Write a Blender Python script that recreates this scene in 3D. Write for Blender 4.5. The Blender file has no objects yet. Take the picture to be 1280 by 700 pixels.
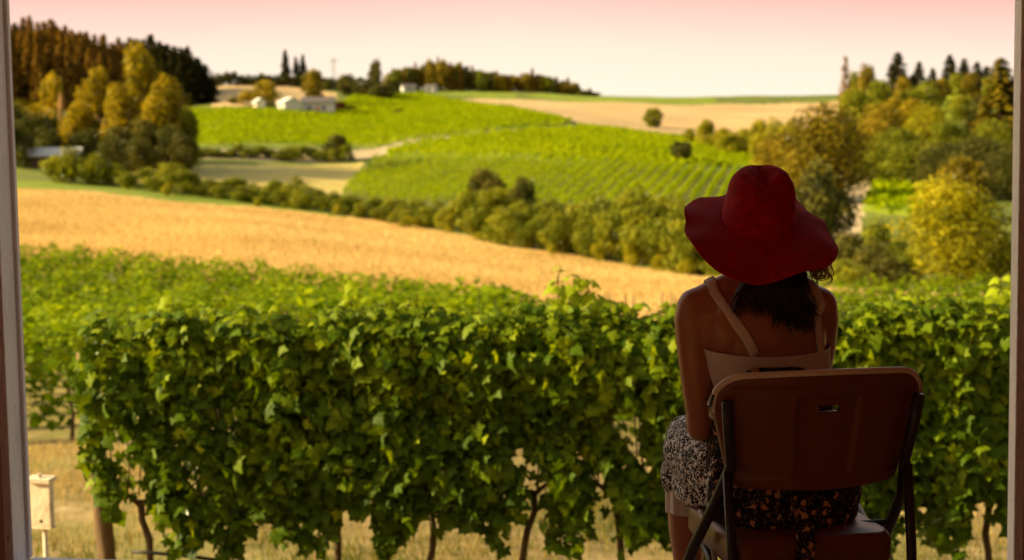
import bpy, bmesh, math, random
import numpy as np
from mathutils import Vector, Matrix
from mathutils.bvhtree import BVHTree

random.seed(4); RNG = np.random.default_rng(7)
R = math.radians
scene = bpy.context.scene
col = scene.collection

# ------------------------------------------------------------------ camera
CAMZ = 1.3
F = 1778.0                                  # focal length in pixels of the 1280-wide photograph (50 mm)
_up = Vector((-315.0, 21840.0, 1778.0)).normalized()
_fw = Vector((0, 0, -1))
_Y = (_fw - _up * _fw.dot(_up)).normalized()
_X = _Y.cross(_up)
ROT = Matrix((_X, _Y, _up))
cam_d = bpy.data.cameras.new('camera')
cam = bpy.data.objects.new('camera', cam_d); col.objects.link(cam)
cam.matrix_world = Matrix.Translation((0, 0, CAMZ)) @ ROT.to_4x4()
cam_d.lens = 50; cam_d.sensor_width = 36; cam_d.clip_start = 0.05; cam_d.clip_end = 9000
cam_d.dof.use_dof = True; cam_d.dof.focus_distance = 3.33; cam_d.dof.aperture_fstop = 4.2
scene.camera = cam

# ------------------------------------------------------------------ light
SUN_AZ = R(-93)       # direction towards the sun, clockwise from +Y (straight ahead): almost due left
SUN_EL = R(22)
world = bpy.data.worlds.new('World'); scene.world = world; world.use_nodes = True
wn = world.node_tree; wn.nodes.clear()
def W(t): return wn.nodes.new(t)
sky = W('ShaderNodeTexSky'); sky.sky_type = 'NISHITA'; sky.sun_disc = False
sky.sun_elevation = SUN_EL; sky.sun_rotation = SUN_AZ; sky.dust_density = 3.0; sky.air_density = 1.2
warm = W('ShaderNodeMix'); warm.data_type = 'RGBA'; warm.blend_type = 'MULTIPLY'; warm.inputs[0].default_value = 1
warm.inputs[7].default_value = (1.0, 0.86, 0.58, 1)
tc = W('ShaderNodeTexCoord'); sp = W('ShaderNodeSeparateXYZ')
# evening glow low over the horizon, a band of the sky itself: cream low down, pink above
el = W('ShaderNodeMath'); el.operation = 'MULTIPLY_ADD'; el.inputs[1].default_value = 1.0
xr = W('ShaderNodeMath'); xr.operation = 'MULTIPLY'; xr.inputs[1].default_value = 0.045
xa = W('ShaderNodeMath'); xa.operation = 'ABSOLUTE'
ramp = W('ShaderNodeValToRGB')
cr = ramp.color_ramp
cr.elements[0].position = 0.0; cr.elements[0].color = (4.1, 3.5, 2.7, 1)
cr.elements[1].position = 0.5; cr.elements[1].color = (2.2, 1.75, 1.5, 1)
for p, c in ((0.055, (4.1, 3.6, 2.85, 1)), (0.085, (4.1, 3.3, 2.65, 1)), (0.110, (3.95, 2.6, 2.2, 1)), (0.140, (3.6, 1.65, 1.42, 1)), (0.2, (2.8, 1.5, 1.3, 1))):
    e = cr.elements.new(p); e.color = c
mixs = W('ShaderNodeMix'); mixs.data_type = 'RGBA'
fr = W('ShaderNodeMapRange'); fr.inputs[1].default_value = 0.14; fr.inputs[2].default_value = 0.45
fr.inputs[3].default_value = 0.0; fr.inputs[4].default_value = 1.0
bg = W('ShaderNodeBackground'); bg.inputs[1].default_value = 0.135
wo = W('ShaderNodeOutputWorld')
L = wn.links.new
L(tc.outputs['Generated'], sp.inputs[0])
xs_ = W('ShaderNodeMath'); xs_.operation = 'MULTIPLY_ADD'; xs_.inputs[1].default_value = 0.45      # the pink reaches lower on the right
L(sp.outputs['X'], xa.inputs[0]); L(sp.outputs['X'], xs_.inputs[0]); L(xa.outputs[0], xs_.inputs[2]); L(xs_.outputs[0], xr.inputs[0])
L(sp.outputs['Z'], el.inputs[0]); L(xr.outputs[0], el.inputs[2])
L(el.outputs[0], ramp.inputs[0])
L(sky.outputs[0], warm.inputs[6])
L(sp.outputs['Z'], fr.inputs[0]); L(fr.outputs[0], mixs.inputs[0])
L(ramp.outputs[0], mixs.inputs[6]); L(warm.outputs[2], mixs.inputs[7])
L(mixs.outputs[2], bg.inputs[0]); L(bg.outputs[0], wo.inputs[0])

sun_d = bpy.data.lights.new('sun', 'SUN'); sun_d.energy = 5.0; sun_d.angle = R(0.6); sun_d.color = (1.0, 0.80, 0.42)
sun = bpy.data.objects.new('sun', sun_d); col.objects.link(sun)
sdir = Vector((math.sin(SUN_AZ) * math.cos(SUN_EL), math.cos(SUN_AZ) * math.cos(SUN_EL), math.sin(SUN_EL)))
sun.rotation_euler = sdir.to_track_quat('Z', 'Y').to_euler()
sun.location = (-30, 0, 30)

vs = scene.view_settings
vs.view_transform = 'Standard'; vs.look = 'None'; vs.gamma = 1; vs.use_curve_mapping = False
vs.exposure = 1.0
scene.render.engine = 'CYCLES'
scene.cycles.max_bounces = 6; scene.cycles.diffuse_bounces = 4; scene.cycles.transmission_bounces = 4
scene.cycles.transparent_max_bounces = 8

# ------------------------------------------------------------------ helpers
def ray(px, py):
    return ROT @ Vector((px - 640.0, 350.0 - py, -F))
def at(px, py, Y):
    d = ray(px, py); return Vector((0, 0, CAMZ)) + d * (Y / d.y)
def tan_e(px, py):
    d = ray(px, py); return d.z / math.hypot(d.x, d.y)
def azim(px):
    d = ray(px, 205); return math.atan2(d.x, d.y)
def project(P):
    P = np.asarray(P, float).reshape(-1, 3) - np.array([0, 0, CAMZ])
    C = P @ np.array(ROT)                   # cam = ROT^T p
    w = -C[:, 2]; w[w < 1e-3] = 1e-3
    return 640 + F * C[:, 0] / w, 350 - F * C[:, 1] / w

def props(o, label=None, cat=None, group=None, kind=None):
    if label: o['label'] = label
    if cat: o['category'] = cat
    if group: o['group'] = group
    if kind: o['kind'] = kind
    return o
def thing(name, label, cat, loc=(0, 0, 0), rz=0, group=None):
    o = bpy.data.objects.new(name, None); col.objects.link(o)
    o.location = loc; o.rotation_euler = (0, 0, rz); o.empty_display_size = 0.2
    return props(o, label, cat, group)
def mesh_np(name, V, Fc, mat, parent=None, tint=None, smooth=False):
    V = np.asarray(V, np.float32); Fc = np.asarray(Fc, np.int32)
    me = bpy.data.meshes.new(name)
    k = Fc.shape[1]
    me.vertices.add(len(V)); me.vertices.foreach_set('co', V.ravel())
    me.loops.add(Fc.size); me.loops.foreach_set('vertex_index', Fc.ravel())
    me.polygons.add(len(Fc)); me.polygons.foreach_set('loop_start', np.arange(0, Fc.size, k, dtype=np.int32))
    if smooth: me.polygons.foreach_set('use_smooth', np.ones(len(Fc), bool))
    me.update(calc_edges=True)
    if tint is not None:
        a = me.attributes.new('tint', 'FLOAT', 'POINT'); a.data.foreach_set('value', np.asarray(tint, np.float32))
    if mat: me.materials.append(mat)
    o = bpy.data.objects.new(name, me); col.objects.link(o)
    if parent: o.parent = parent
    return o
class MB:
    """collects polygons of any size and links them as one mesh object"""
    def __init__(s): s.v = []; s.f = []
    def add(s, vs_, fs):
        n = len(s.v); s.v += [tuple(p) for p in vs_]; s.f += [tuple(i + n for i in q) for q in fs]
    def box(s, a, b, M=None):
        (x0, y0, z0), (x1, y1, z1) = a, b
        p = [Vector(q) for q in ((x0,y0,z0),(x1,y0,z0),(x1,y1,z0),(x0,y1,z0),(x0,y0,z1),(x1,y0,z1),(x1,y1,z1),(x0,y1,z1))]
        if M is not None: p = [M @ q for q in p]
        s.add(p, [(0,3,2,1),(4,5,6,7),(0,1,5,4),(1,2,6,5),(2,3,7,6),(3,0,4,7)])
    def tube(s, pts, rad, seg=8, cap=True, ell=None):
        pts = [Vector(p) for p in pts]; n = len(pts)
        if not hasattr(rad, '__len__'): rad = [rad] * n
        ref = None; rings = []
        for i, p in enumerate(pts):
            t = (pts[min(i + 1, n - 1)] - pts[max(i - 1, 0)]).normalized()
            if ref is None:
                ref = Vector((0, 0, 1)) if abs(t.z) < 0.9 else Vector((1, 0, 0))
            a = (ref - t * ref.dot(t)).normalized(); ref = a; b = t.cross(a)
            r = rad[i]
            rings.append([p + (a * math.cos(2*math.pi*k/seg) + b * math.sin(2*math.pi*k/seg)) * r for k in range(seg)])
        vs_ = [q for rg in rings for q in rg]; fs = []
        for i in range(n - 1):
            for k in range(seg):
                a0 = i*seg + k; a1 = i*seg + (k+1) % seg
                fs.append((a0, a1, a1 + seg, a0 + seg))
        if cap:
            fs.append(tuple(reversed(range(seg)))); fs.append(tuple((n-1)*seg + k for k in range(seg)))
        s.add(vs_, fs)
    def rings(s, rings):
        """closed loft through rings of equal length"""
        k = len(rings[0]); vs_ = [q for rg in rings for q in rg]; fs = []
        for i in range(len(rings) - 1):
            for j in range(k):
                a0 = i*k + j; a1 = i*k + (j+1) % k
                fs.append((a0, a1, a1 + k, a0 + k))
        fs.append(tuple(reversed(range(k)))); fs.append(tuple((len(rings)-1)*k + j for j in range(k)))
        s.add(vs_, fs)
    def ell(s, c, r, seg=16, rg=10):
        c = Vector(c); rows = []
        for i in range(1, rg):
            ph = math.pi * i / rg
            rows.append([c + Vector((r[0]*math.sin(ph)*math.cos(2*math.pi*k/seg), r[1]*math.sin(ph)*math.sin(2*math.pi*k/seg), -r[2]*math.cos(ph))) for k in range(seg)])
        s.rings(rows)
    def build(s, name, mat, parent=None, smooth=False, bevel=0, solid=False):
        me = bpy.data.meshes.new(name); me.from_pydata(s.v, [], s.f); me.update()
        if smooth: me.polygons.foreach_set('use_smooth', [True] * len(me.polygons))
        if mat: me.materials.append(mat)
        if solid:
            bm = bmesh.new(); bm.from_mesh(me); bmesh.ops.recalc_face_normals(bm, faces=bm.faces); bm.to_mesh(me); bm.free()
        o = bpy.data.objects.new(name, me); col.objects.link(o)
        if parent: o.parent = parent
        if bevel:
            m = o.modifiers.new('b', 'BEVEL'); m.width = bevel; m.segments = 2; m.limit_method = 'ANGLE'
        return o
def bake(o):
    dg = bpy.context.evaluated_depsgraph_get()
    me = bpy.data.meshes.new_from_object(o.evaluated_get(dg))
    o.modifiers.clear(); o.data = me; return o

# ------------------------------------------------------------------ materials
def newmat(name):
    m = bpy.data.materials.new(name); m.use_nodes = True
    nt = m.node_tree; nt.nodes.clear()
    out = nt.nodes.new('ShaderNodeOutputMaterial')
    return m, nt, out
def ramp_node(nt, stops):
    r = nt.nodes.new('ShaderNodeValToRGB')
    r.color_ramp.elements[0].position = stops[0][0]; r.color_ramp.elements[0].color = (*stops[0][1], 1)
    r.color_ramp.elements[1].position = stops[-1][0]; r.color_ramp.elements[1].color = (*stops[-1][1], 1)
    for p, c in stops[1:-1]:
        e = r.color_ramp.elements.new(p); e.color = (*c, 1)
    return r
def surf(name, stops, scale=3.0, detail=6, rough=0.85, bump=0.0, bscale=None, stretch=(1,1,1), spec=0.3, coord='Object', rot=(0,0,0), extra=None):
    """noise-driven colour ramp on a rough surface"""
    m, nt, out = newmat(name); l = nt.links.new
    tc = nt.nodes.new('ShaderNodeTexCoord'); mp = nt.nodes.new('ShaderNodeMapping'); mp.inputs['Scale'].default_value = stretch
    mp.inputs['Rotation'].default_value = rot
    l(tc.outputs[coord], mp.inputs[0])
    n = nt.nodes.new('ShaderNodeTexNoise'); n.inputs['Scale'].default_value = scale; n.inputs['Detail'].default_value = detail
    n.inputs['Roughness'].default_value = 0.62
    l(mp.outputs[0], n.inputs['Vector'])
    r = ramp_node(nt, stops); l(n.outputs[0], r.inputs[0])
    b = nt.nodes.new('ShaderNodeBsdfPrincipled'); b.inputs['Roughness'].default_value = rough
    b.inputs['Specular IOR Level'].default_value = spec
    colout = r.outputs[0]
    if extra:                                   # (scale, colour, lo, hi): second, coarser patches
        n2 = nt.nodes.new('ShaderNodeTexNoise'); n2.inputs['Scale'].default_value = extra[0]; n2.inputs['Detail'].default_value = 4
        l(mp.outputs[0], n2.inputs['Vector'])
        mr = nt.nodes.new('ShaderNodeMapRange'); mr.inputs[1].default_value = extra[2]; mr.inputs[2].default_value = extra[3]
        l(n2.outputs[0], mr.inputs[0])
        mx = nt.nodes.new('ShaderNodeMix'); mx.data_type = 'RGBA'; mx.inputs[7].default_value = (*extra[1], 1)
        l(mr.outputs[0], mx.inputs[0]); l(colout, mx.inputs[6]); colout = mx.outputs[2]
    l(colout, b.inputs['Base Color'])
    if bump:
        n3 = nt.nodes.new('ShaderNodeTexNoise'); n3.inputs['Scale'].default_value = bscale or scale * 4; n3.inputs['Detail'].default_value = 6
        l(mp.outputs[0], n3.inputs['Vector'])
        bp = nt.nodes.new('ShaderNodeBump'); bp.inputs['Strength'].default_value = bump; bp.inputs['Distance'].default_value = 0.02
        l(n3.outputs[0], bp.inputs['Height']); l(bp.outputs[0], b.inputs['Normal'])
    l(b.outputs[0], out.inputs[0]); return m
def leafmat(name, lo, mid, hi, trans=0.35, obj_var=0.25, gloss=0.12, rough=0.5):
    """foliage: colour from a per-leaf tint, shifted per object, part of the light passes through"""
    m, nt, out = newmat(name); l = nt.links.new
    at_ = nt.nodes.new('ShaderNodeAttribute'); at_.attribute_name = 'tint'
    oi = nt.nodes.new('ShaderNodeObjectInfo')
    ma = nt.nodes.new('ShaderNodeMath'); ma.operation = 'SUBTRACT'; ma.inputs[1].default_value = 0.5
    l(oi.outputs['Random'], ma.inputs[0])
    mb = nt.nodes.new('ShaderNodeMath'); mb.operation = 'MULTIPLY_ADD'; mb.inputs[1].default_value = obj_var
    l(ma.outputs[0], mb.inputs[0]); l(at_.outputs['Fac'], mb.inputs[2])
    r = ramp_node(nt, [(0.0, lo), (0.5, mid), (1.0, hi)]); l(mb.outputs[0], r.inputs[0])
    d = nt.nodes.new('ShaderNodeBsdfDiffuse'); t = nt.nodes.new('ShaderNodeBsdfTranslucent')
    l(r.outputs[0], d.inputs[0])
    hs = nt.nodes.new('ShaderNodeHueSaturation'); hs.inputs['Hue'].default_value = 0.485; hs.inputs['Saturation'].default_value = 1.1; hs.inputs['Value'].default_value = 1.6
    l(r.outputs[0], hs.inputs['Color']); l(hs.outputs[0], t.inputs[0])
    mx = nt.nodes.new('ShaderNodeMixShader'); mx.inputs[0].default_value = trans
    l(d.outputs[0], mx.inputs[1]); l(t.outputs[0], mx.inputs[2])
    g = nt.nodes.new('ShaderNodeBsdfGlossy'); g.inputs['Roughness'].default_value = rough; g.inputs[0].default_value = (0.8, 0.85, 0.8, 1)
    fz = nt.nodes.new('ShaderNodeFresnel'); fz.inputs[0].default_value = 1.35
    fm = nt.nodes.new('ShaderNodeMath'); fm.operation = 'MULTIPLY'; fm.inputs[1].default_value = gloss * 6; l(fz.outputs[0], fm.inputs[0])
    m2 = nt.nodes.new('ShaderNodeMixShader'); l(fm.outputs[0], m2.inputs[0])
    l(mx.outputs[0], m2.inputs[1]); l(g.outputs[0], m2.inputs[2]); l(m2.outputs[0], out.inputs[0])
    return m
M = {}
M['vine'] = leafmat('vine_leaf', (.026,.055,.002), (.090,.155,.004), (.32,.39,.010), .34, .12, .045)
M['vine_mid'] = leafmat('vine_leaf_mid', (.022,.060,.002), (.12,.20,.003), (.33,.41,.008), .4, .12, .015)
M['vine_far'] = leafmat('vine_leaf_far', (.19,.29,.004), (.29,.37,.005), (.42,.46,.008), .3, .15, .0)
M['shrub'] = leafmat('shrub_leaf', (.07,.09,.006), (.17,.19,.012), (.33,.32,.022), .25, .25, .02)
M['dark'] = leafmat('dark_leaf', (.04,.048,.010), (.09,.09,.016), (.17,.15,.025), .2, .3, .02)
M['yellow'] = leafmat('yellow_leaf', (.14,.125,.008), (.32,.25,.012), (.50,.38,.02), .35, .2, .02)
M['willow'] = leafmat('willow_leaf', (.14,.15,.006), (.28,.27,.010), (.46,.40,.018), .35, .1, .02)
M['orange'] = leafmat('orange_leaf', (.085,.072,.007), (.21,.165,.011), (.38,.28,.018), .25, .3, .02)
M['con_brown'] = leafmat('brown_needles', (.11,.062,.012), (.25,.145,.024), (.40,.24,.04), .2, .3, .0)
M['con_dark'] = leafmat('dark_needles', (.02,.022,.008), (.045,.045,.012), (.09,.075,.02), .12, .3, .0)
M['redleaf'] = leafmat('red_leaf', (.05,.02,.012), (.10,.035,.02), (.16,.06,.03), .2, .2, .0)
M['bark'] = surf('bark', [(.3,(.05,.032,.018)), (.7,(.16,.10,.06))], 8, bump=.6, stretch=(3,3,.6))
M['post'] = surf('post_wood', [(.3,(.10,.06,.03)), (.7,(.28,.18,.09))], 6, bump=.7, stretch=(6,6,.5))
M['wire'] = surf('wire_metal', [(.3,(.25,.2,.15)), (.7,(.4,.33,.25))], 20, rough=.5)
M['hose'] = surf('black_hose', [(.3,(.012,.010,.010)), (.7,(.03,.025,.02))], 20, rough=.5)
M['white_paint'] = surf('weathered_white_paint', [(.25,(.68,.66,.72)), (.5,(.83,.82,.88)), (.8,(.86,.85,.90))], 9, bump=.35, bscale=60, stretch=(2,2,.35), rough=.6, extra=(46,(.16,.10,.08),.70,.76))
M['dark_wood'] = surf('dark_wood', [(.3,(.56,.27,.15)), (.7,(.70,.37,.22))], 5, bump=.5, stretch=(4,4,.4))
M['floor_wood'] = surf('floor_wood', [(.3,(.46,.28,.17)), (.7,(.60,.39,.25))], 5, bump=.4, stretch=(6,.5,6))
M['siding'] = surf('white_siding', [(.3,(.6,.57,.55)), (.7,(.72,.7,.68))], 4, bump=.3)
M['roof_dark'] = surf('roof_shingle', [(.3,(.10,.09,.09)), (.7,(.2,.18,.18))], 4)
M['roof_pale'] = surf('pale_metal_roof', [(.3,(.6,.6,.62)), (.7,(.78,.78,.8))], 2, rough=.6)
M['roof_grey'] = surf('grey_metal_roof', [(.3,(.52,.50,.50)), (.7,(.66,.64,.64))], 2, rough=.6)
M['glass_dark'] = surf('window_glass', [(.3,(.03,.035,.04)), (.7,(.06,.06,.07))], 2, rough=.15, spec=.8)
M['box_white'] = surf('box_white_paint', [(.3,(.74,.60,.44)), (.7,(.86,.74,.58))], 8, bump=.2, extra=(9,(.5,.38,.25),.6,.8))
# ground covers
M['lane'] = surf('dry_lane', [(.25,(.10,.10,.02)), (.45,(.25,.18,.06)), (.6,(.40,.28,.12)), (.8,(.52,.39,.20))], 2.2, 9, bump=.9, bscale=14, extra=(.5,(.22,.22,.05),.48,.72), stretch=(1,1,1))
M['gold'] = surf('dry_gold_grass', [(.3,(.52,.34,.08)), (.5,(.72,.50,.15)), (.7,(.84,.64,.27))], .45, 12, bump=.9, bscale=3, stretch=(.7,1.5,1), rot=(0,0,.12), extra=(.03,(.66,.34,.07),.42,.75))
M['olive_dry'] = surf('olive_dry_grass', [(.3,(.50,.39,.10)), (.55,(.60,.47,.14)), (.75,(.66,.53,.18))], .15, 9, stretch=(.5,2,1))
M['tan_hill'] = surf('tan_stubble', [(.3,(.54,.36,.16)), (.55,(.64,.44,.21)), (.75,(.72,.53,.28))], .05, 9, stretch=(.4,2,1))
M['green_field'] = surf('green_field', [(.3,(.20,.27,.012)), (.5,(.33,.38,.014)), (.7,(.46,.46,.02))], .08, 9, stretch=(.4,2.2,1), extra=(.02,(.22,.32,.014),.45,.7))
M['green_strip'] = surf('green_strip', [(.3,(.16,.22,.012)), (.7,(.30,.36,.02))], .3, 8)
M['row_floor'] = surf('vineyard_floor', [(.3,(.16,.14,.02)), (.7,(.42,.31,.09))], .5, 8)
M['row_floor_far'] = surf('far_vineyard_floor', [(.3,(.10,.13,.012)), (.7,(.22,.21,.03))], .3, 8)
M['scrub'] = surf('scrub_ground', [(.3,(.09,.13,.012)), (.7,(.22,.24,.03))], .1, 8)
M['path'] = surf('dirt_path', [(.3,(.45,.34,.20)), (.7,(.62,.48,.30))], .3, 8)

# ------------------------------------------------------------------ terrain
# profile along sight lines: (distance, height relative to the eye in m) or (distance, 'p', photo row)
near_l = [(0.1,-2.7),(5,-2.72),(9,-2.9),(15,-3.35),(20,-3.75),(30,-4.6),(45,-5.8)]
near_r = [(0.1,-2.7),(5,-2.72),(9,-2.9),(15,-3.5),(20,-4.1),(30,-5.5),(45,-7.0)]
p = 'p'
cols = {
 -500: near_l + [(66,-6.8),(90,-7.1),(110,-6.9),(150,-4.9),(220,p,226),(250,p,214),(300,p,192),(400,p,160),(450,p,130),(600,p,112)],
 0:    near_l + [(66,-6.8),(90,-7.1),(110,-6.9),(150,-4.9),(220,p,226),(250,p,214),(300,p,192),(400,p,160),(450,p,130),(600,p,112)],
 150:  near_l + [(66,-6.8),(90,-7.0),(110,-6.7),(150,-5.5),(215,p,237),(240,p,222),(280,p,206),(320,p,190),(400,p,150),(450,p,130),(600,p,112)],
 300:  near_l + [(66,-6.9),(90,-7.0),(110,-6.6),(150,p,278),(205,p,255),(230,p,238),(280,p,206),(300,p,188),(330,p,172),(420,p,127),(500,p,104),(700,p,110)],
 450:  near_l + [(66,-7.0),(90,-7.3),(150,p,298),(190,p,276),(215,p,262),(240,p,240),(285,p,204),(310,p,188),(350,p,165),(430,p,134),(520,p,111),(700,p,114)],
 640:  near_l + [(60,-7.0),(90,p,364),(150,p,316),(180,p,290),(200,p,262),(270,p,202),(350,p,158),(430,p,134),(480,p,123),(540,p,113),(700,p,116)],
 760:  near_r + [(60,-7.7),(90,p,374),(140,p,335),(175,p,300),(195,p,270),(275,p,205),(350,p,168),(410,p,152),(500,p,121),(700,p,124)],
 900:  near_r + [(60,-7.8),(90,p,374),(130,p,349),(170,p,310),(190,p,280),(215,p,255),(290,p,213),(350,p,186),(420,p,160),(520,p,121),(700,p,125)],
 1050: near_r + [(60,-7.8),(75,-8.2),(90,p,366),(120,p,350),(160,p,300),(200,p,282),(250,p,245),(300,p,222),(350,p,190),(450,p,150),(550,p,118),(700,p,122)],
 1200: near_r + [(60,-7.8),(75,-8.2),(90,p,366),(110,p,356),(160,p,300),(200,p,272),(260,p,240),(300,p,215),(350,p,190),(420,p,150),(500,p,118),(600,p,110),(800,p,112)],
 1800: near_r + [(60,-7.8),(75,-8.2),(90,p,366),(110,p,356),(160,p,300),(200,p,272),(260,p,240),(300,p,215),(350,p,190),(420,p,150),(500,p,118),(600,p,110),(800,p,112)],
}
RG = np.exp(np.linspace(math.log(0.5), math.log(4000), 900))
caz = []; cz = []
for px in sorted(cols):
    rr = []; zz = []
    for e in cols[px]:
        rr.append(e[0]); zz.append(e[1] if e[1] != 'p' else tan_e(px, e[2]) * e[0])
    rr += [1100, 2000, 4000]; zz += [zz[-1] - 3, zz[-1] - 20, zz[-1] - 60]
    z = np.interp(np.log(RG), np.log(rr), zz)
    k = np.exp(-np.linspace(-2, 2, 17) ** 2); k /= k.sum()
    z = np.convolve(np.pad(z, 8, 'edge'), k, 'valid')
    caz.append(azim(px)); cz.append(z)
caz = np.array(caz); cz = np.array(cz)
AZ = np.linspace(caz[0], caz[-1], 600)
ZT = np.stack([np.interp(AZ, caz, cz[:, j]) for j in range(len(RG))])      # [r, az]
ks = np.exp(-np.linspace(-2, 2, 41) ** 2); ks /= ks.sum()
ZT = np.stack([np.convolve(np.pad(row, 20, 'edge'), ks, 'valid') for row in ZT])
def tz(x, y):
    """terrain height (world z) at x, y; works on arrays"""
    x = np.asarray(x, float); y = np.asarray(y, float)
    r = np.clip(np.hypot(x, y), 0.5, 4000); a = np.arctan2(x, y)
    fi = (np.log(r) - math.log(0.5)) / (math.log(4000) - math.log(0.5)) * (len(RG) - 1)
    fj = np.clip((a - AZ[0]) / (AZ[-1] - AZ[0]), 0, 1) * (len(AZ) - 1)
    i = np.clip(fi.astype(int), 0, len(RG) - 2); j = np.clip(fj.astype(int), 0, len(AZ) - 2)
    u = fi - i; v = fj - j
    z = (ZT[i, j]*(1-u) + ZT[i+1, j]*u)*(1-v) + (ZT[i, j+1]*(1-u) + ZT[i+1, j+1]*u)*v
    und = 0.35*np.sin(x*.07+1.3)*np.sin(y*.05) + 0.2*np.sin(x*.19)*np.cos(y*.13+.5)
    return z + CAMZ + und*np.clip((r-60)/150, 0, 1)
def ground(px, r):
    a = azim(px); x = math.sin(a)*r; y = math.cos(a)*r
    return Vector((x, y, float(tz(x, y))))
def inpoly(px, py, poly):
    c = np.zeros(np.shape(px), bool); n = len(poly)
    for i in range(n):
        x0, y0 = poly[i]; x1, y1 = poly[(i+1) % n]
        if y0 == y1: continue
        t = ((y0 > py) != (y1 > py)) & (px < (x1-x0)*(py-y0)/(y1-y0)+x0)
        c ^= t
    return c
# far limit of the near vineyard, and the creek, as distance by direction
def edge_fn(pairs):
    a = [azim(q[0]) for q in pairs]; v = [q[1] for q in pairs]
    return lambda az: np.interp(az, a, v)
vine_edge = edge_fn([(-500,120),(0,108),(200,92),(400,76),(640,61),(700,55),(850,52),(1000,56),(1045,81),(1800,82)])
creek = edge_fn([(-500,228),(0,222),(150,215),(300,205),(450,193),(640,155),(760,145),(850,136),(900,130),(1050,100),(1200,92),(1800,90)])

# fields of the opposite slope: corners (photo column, distance)
def fpoly(pts):
    return [(ground(a, r).x, ground(a, r).y) for a, r in pts]
def raypoly(pts):
    """field corners seen at these photo points, dropped on the terrain: walks out along the sight line"""
    out = []
    for a, b in pts:
        d = ray(a, b); h = math.hypot(d.x, d.y); rs = np.linspace(170, 800, 1200)
        zr = CAMZ + d.z/h*rs; zt = tz(d.x/h*rs, d.y/h*rs)
        k = np.argmax(zr <= zt) if (zr <= zt).any() else -1
        if k == -1:
            k = np.argmin(np.abs(zr-zt))
        out.append((d.x/h*rs[k], d.y/h*rs[k]))
    return out
F_DRY = raypoly([(140,203),(455,203),(425,246),(300,246),(170,230)])
F_UP = raypoly([(225,140),(300,136),(380,142),(430,128),(440,120),(520,118),(560,126),(712,152),(700,157),(600,165),(520,173),(470,184),(240,182)])
F_MID = raypoly([(505,181),(600,171),(722,158),(860,174),(960,190),(960,209),(700,203),(480,195),(472,193)])
F_ROWS = raypoly([(468,202),(700,209),(960,216),(960,262),(700,262),(520,258),(425,244)])
F_TAN1 = raypoly([(540,127),(600,123),(700,127),(830,131),(905,130),(1065,124),(1080,150),(960,168),(830,166),(760,160),(700,148),(600,136)])
F_TANL = raypoly([(262,104),(420,116),(420,124),(300,134),(262,134)])
F_CREST = raypoly([(650,120),(740,119.5),(895,122),(895,130),(830,131),(700,127)])
F_PATH = raypoly([(235,189),(465,187),(500,177),(600,167),(690,160),(715,157),(720,160),(690,163),(600,171),(505,182),(475,195),(430,203),(240,199)])
F_PATHR = raypoly([(1048,226),(1098,222),(1082,240),(1080,262),(1076,300),(1040,300)])
F_GR = raypoly([(1090,226),(1160,228),(1180,264),(1140,272),(1078,264)])
F_GTOP = raypoly([(500,108),(650,116),(640,124),(520,118)])
F_RTOP = raypoly([(1125,118),(1215,118),(1215,150),(1180,150),(1125,140)])

az_g = np.concatenate([np.linspace(-math.pi, R(-38), 60, endpoint=False), np.linspace(R(-38), R(38), 620, endpoint=False), np.linspace(R(38), math.pi, 61)])
r_g = np.concatenate([[0.01, 2, 4, 6], np.exp(np.linspace(math.log(7), math.log(50), 90, endpoint=False)), np.exp(np.linspace(math.log(50), math.log(620), 420, endpoint=False)), np.exp(np.linspace(math.log(620), math.log(3900), 30))])
AA, RR = np.meshgrid(az_g, r_g, indexing='xy')
GX = np.sin(AA)*RR; GY = np.cos(AA)*RR; GZ = tz(GX, GY)
nA = len(az_g); nR = len(r_g)
idx = np.arange(nA*nR).reshape(nR, nA)
Fq = np.stack([idx[:-1,:-1], idx[:-1,1:], idx[1:,1:], idx[1:,:-1]], -1).reshape(-1, 4)
gv = np.stack([GX, GY, GZ], -1).reshape(-1, 3)
land = mesh_np('ground', gv, Fq, None, smooth=True); props(land, kind='structure')
cen = gv[Fq].mean(1); cx_, cy_ = cen[:,0], cen[:,1]; cr_ = np.hypot(cx_, cy_); ca_ = np.arctan2(cx_, cy_)
wob = 1 + .012*np.sin(ca_*60) + .006*np.sin(ca_*173+1)
order = ['scrub','lane','row_floor','gold','olive_dry','green_strip','green_field','row_floor_far','tan_hill','path']
for k in order: land.data.materials.append(M[k])
mi = np.zeros(len(Fq), np.int32)
def setm(mask, k): mi[mask] = order.index(k)
setm(cr_ < 24, 'lane')
ve = vine_edge(ca_); ck = creek(ca_)*wob
setm((cr_ >= 24) & (cr_ < ve), 'row_floor')
setm((cr_ >= ve*wob) & (cr_ < ck), 'gold')
strip_lo = np.interp(ca_, [azim(0), azim(200), azim(420)], [.91, .93, .985])
setm((cr_ >= ck*strip_lo) & (cr_ < ck*1.02) & (ca_ < azim(430)), 'green_strip')
setm((cr_ > 600), 'scrub')
for poly, k in ((F_GTOP,'green_strip'),(F_DRY,'olive_dry'),(F_TAN1,'tan_hill'),(F_TANL,'tan_hill'),(F_CREST,'green_strip'),(F_UP,'green_field'),(F_MID,'green_field'),(F_ROWS,'row_floor_far'),(F_PATH,'path'),(F_PATHR,'path'),(F_GR,'green_field'),(F_RTOP,'green_field')):
    setm(inpoly(cx_, cy_, poly), k)
land.data.polygons.foreach_set('material_index', mi); land.data.update()

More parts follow.
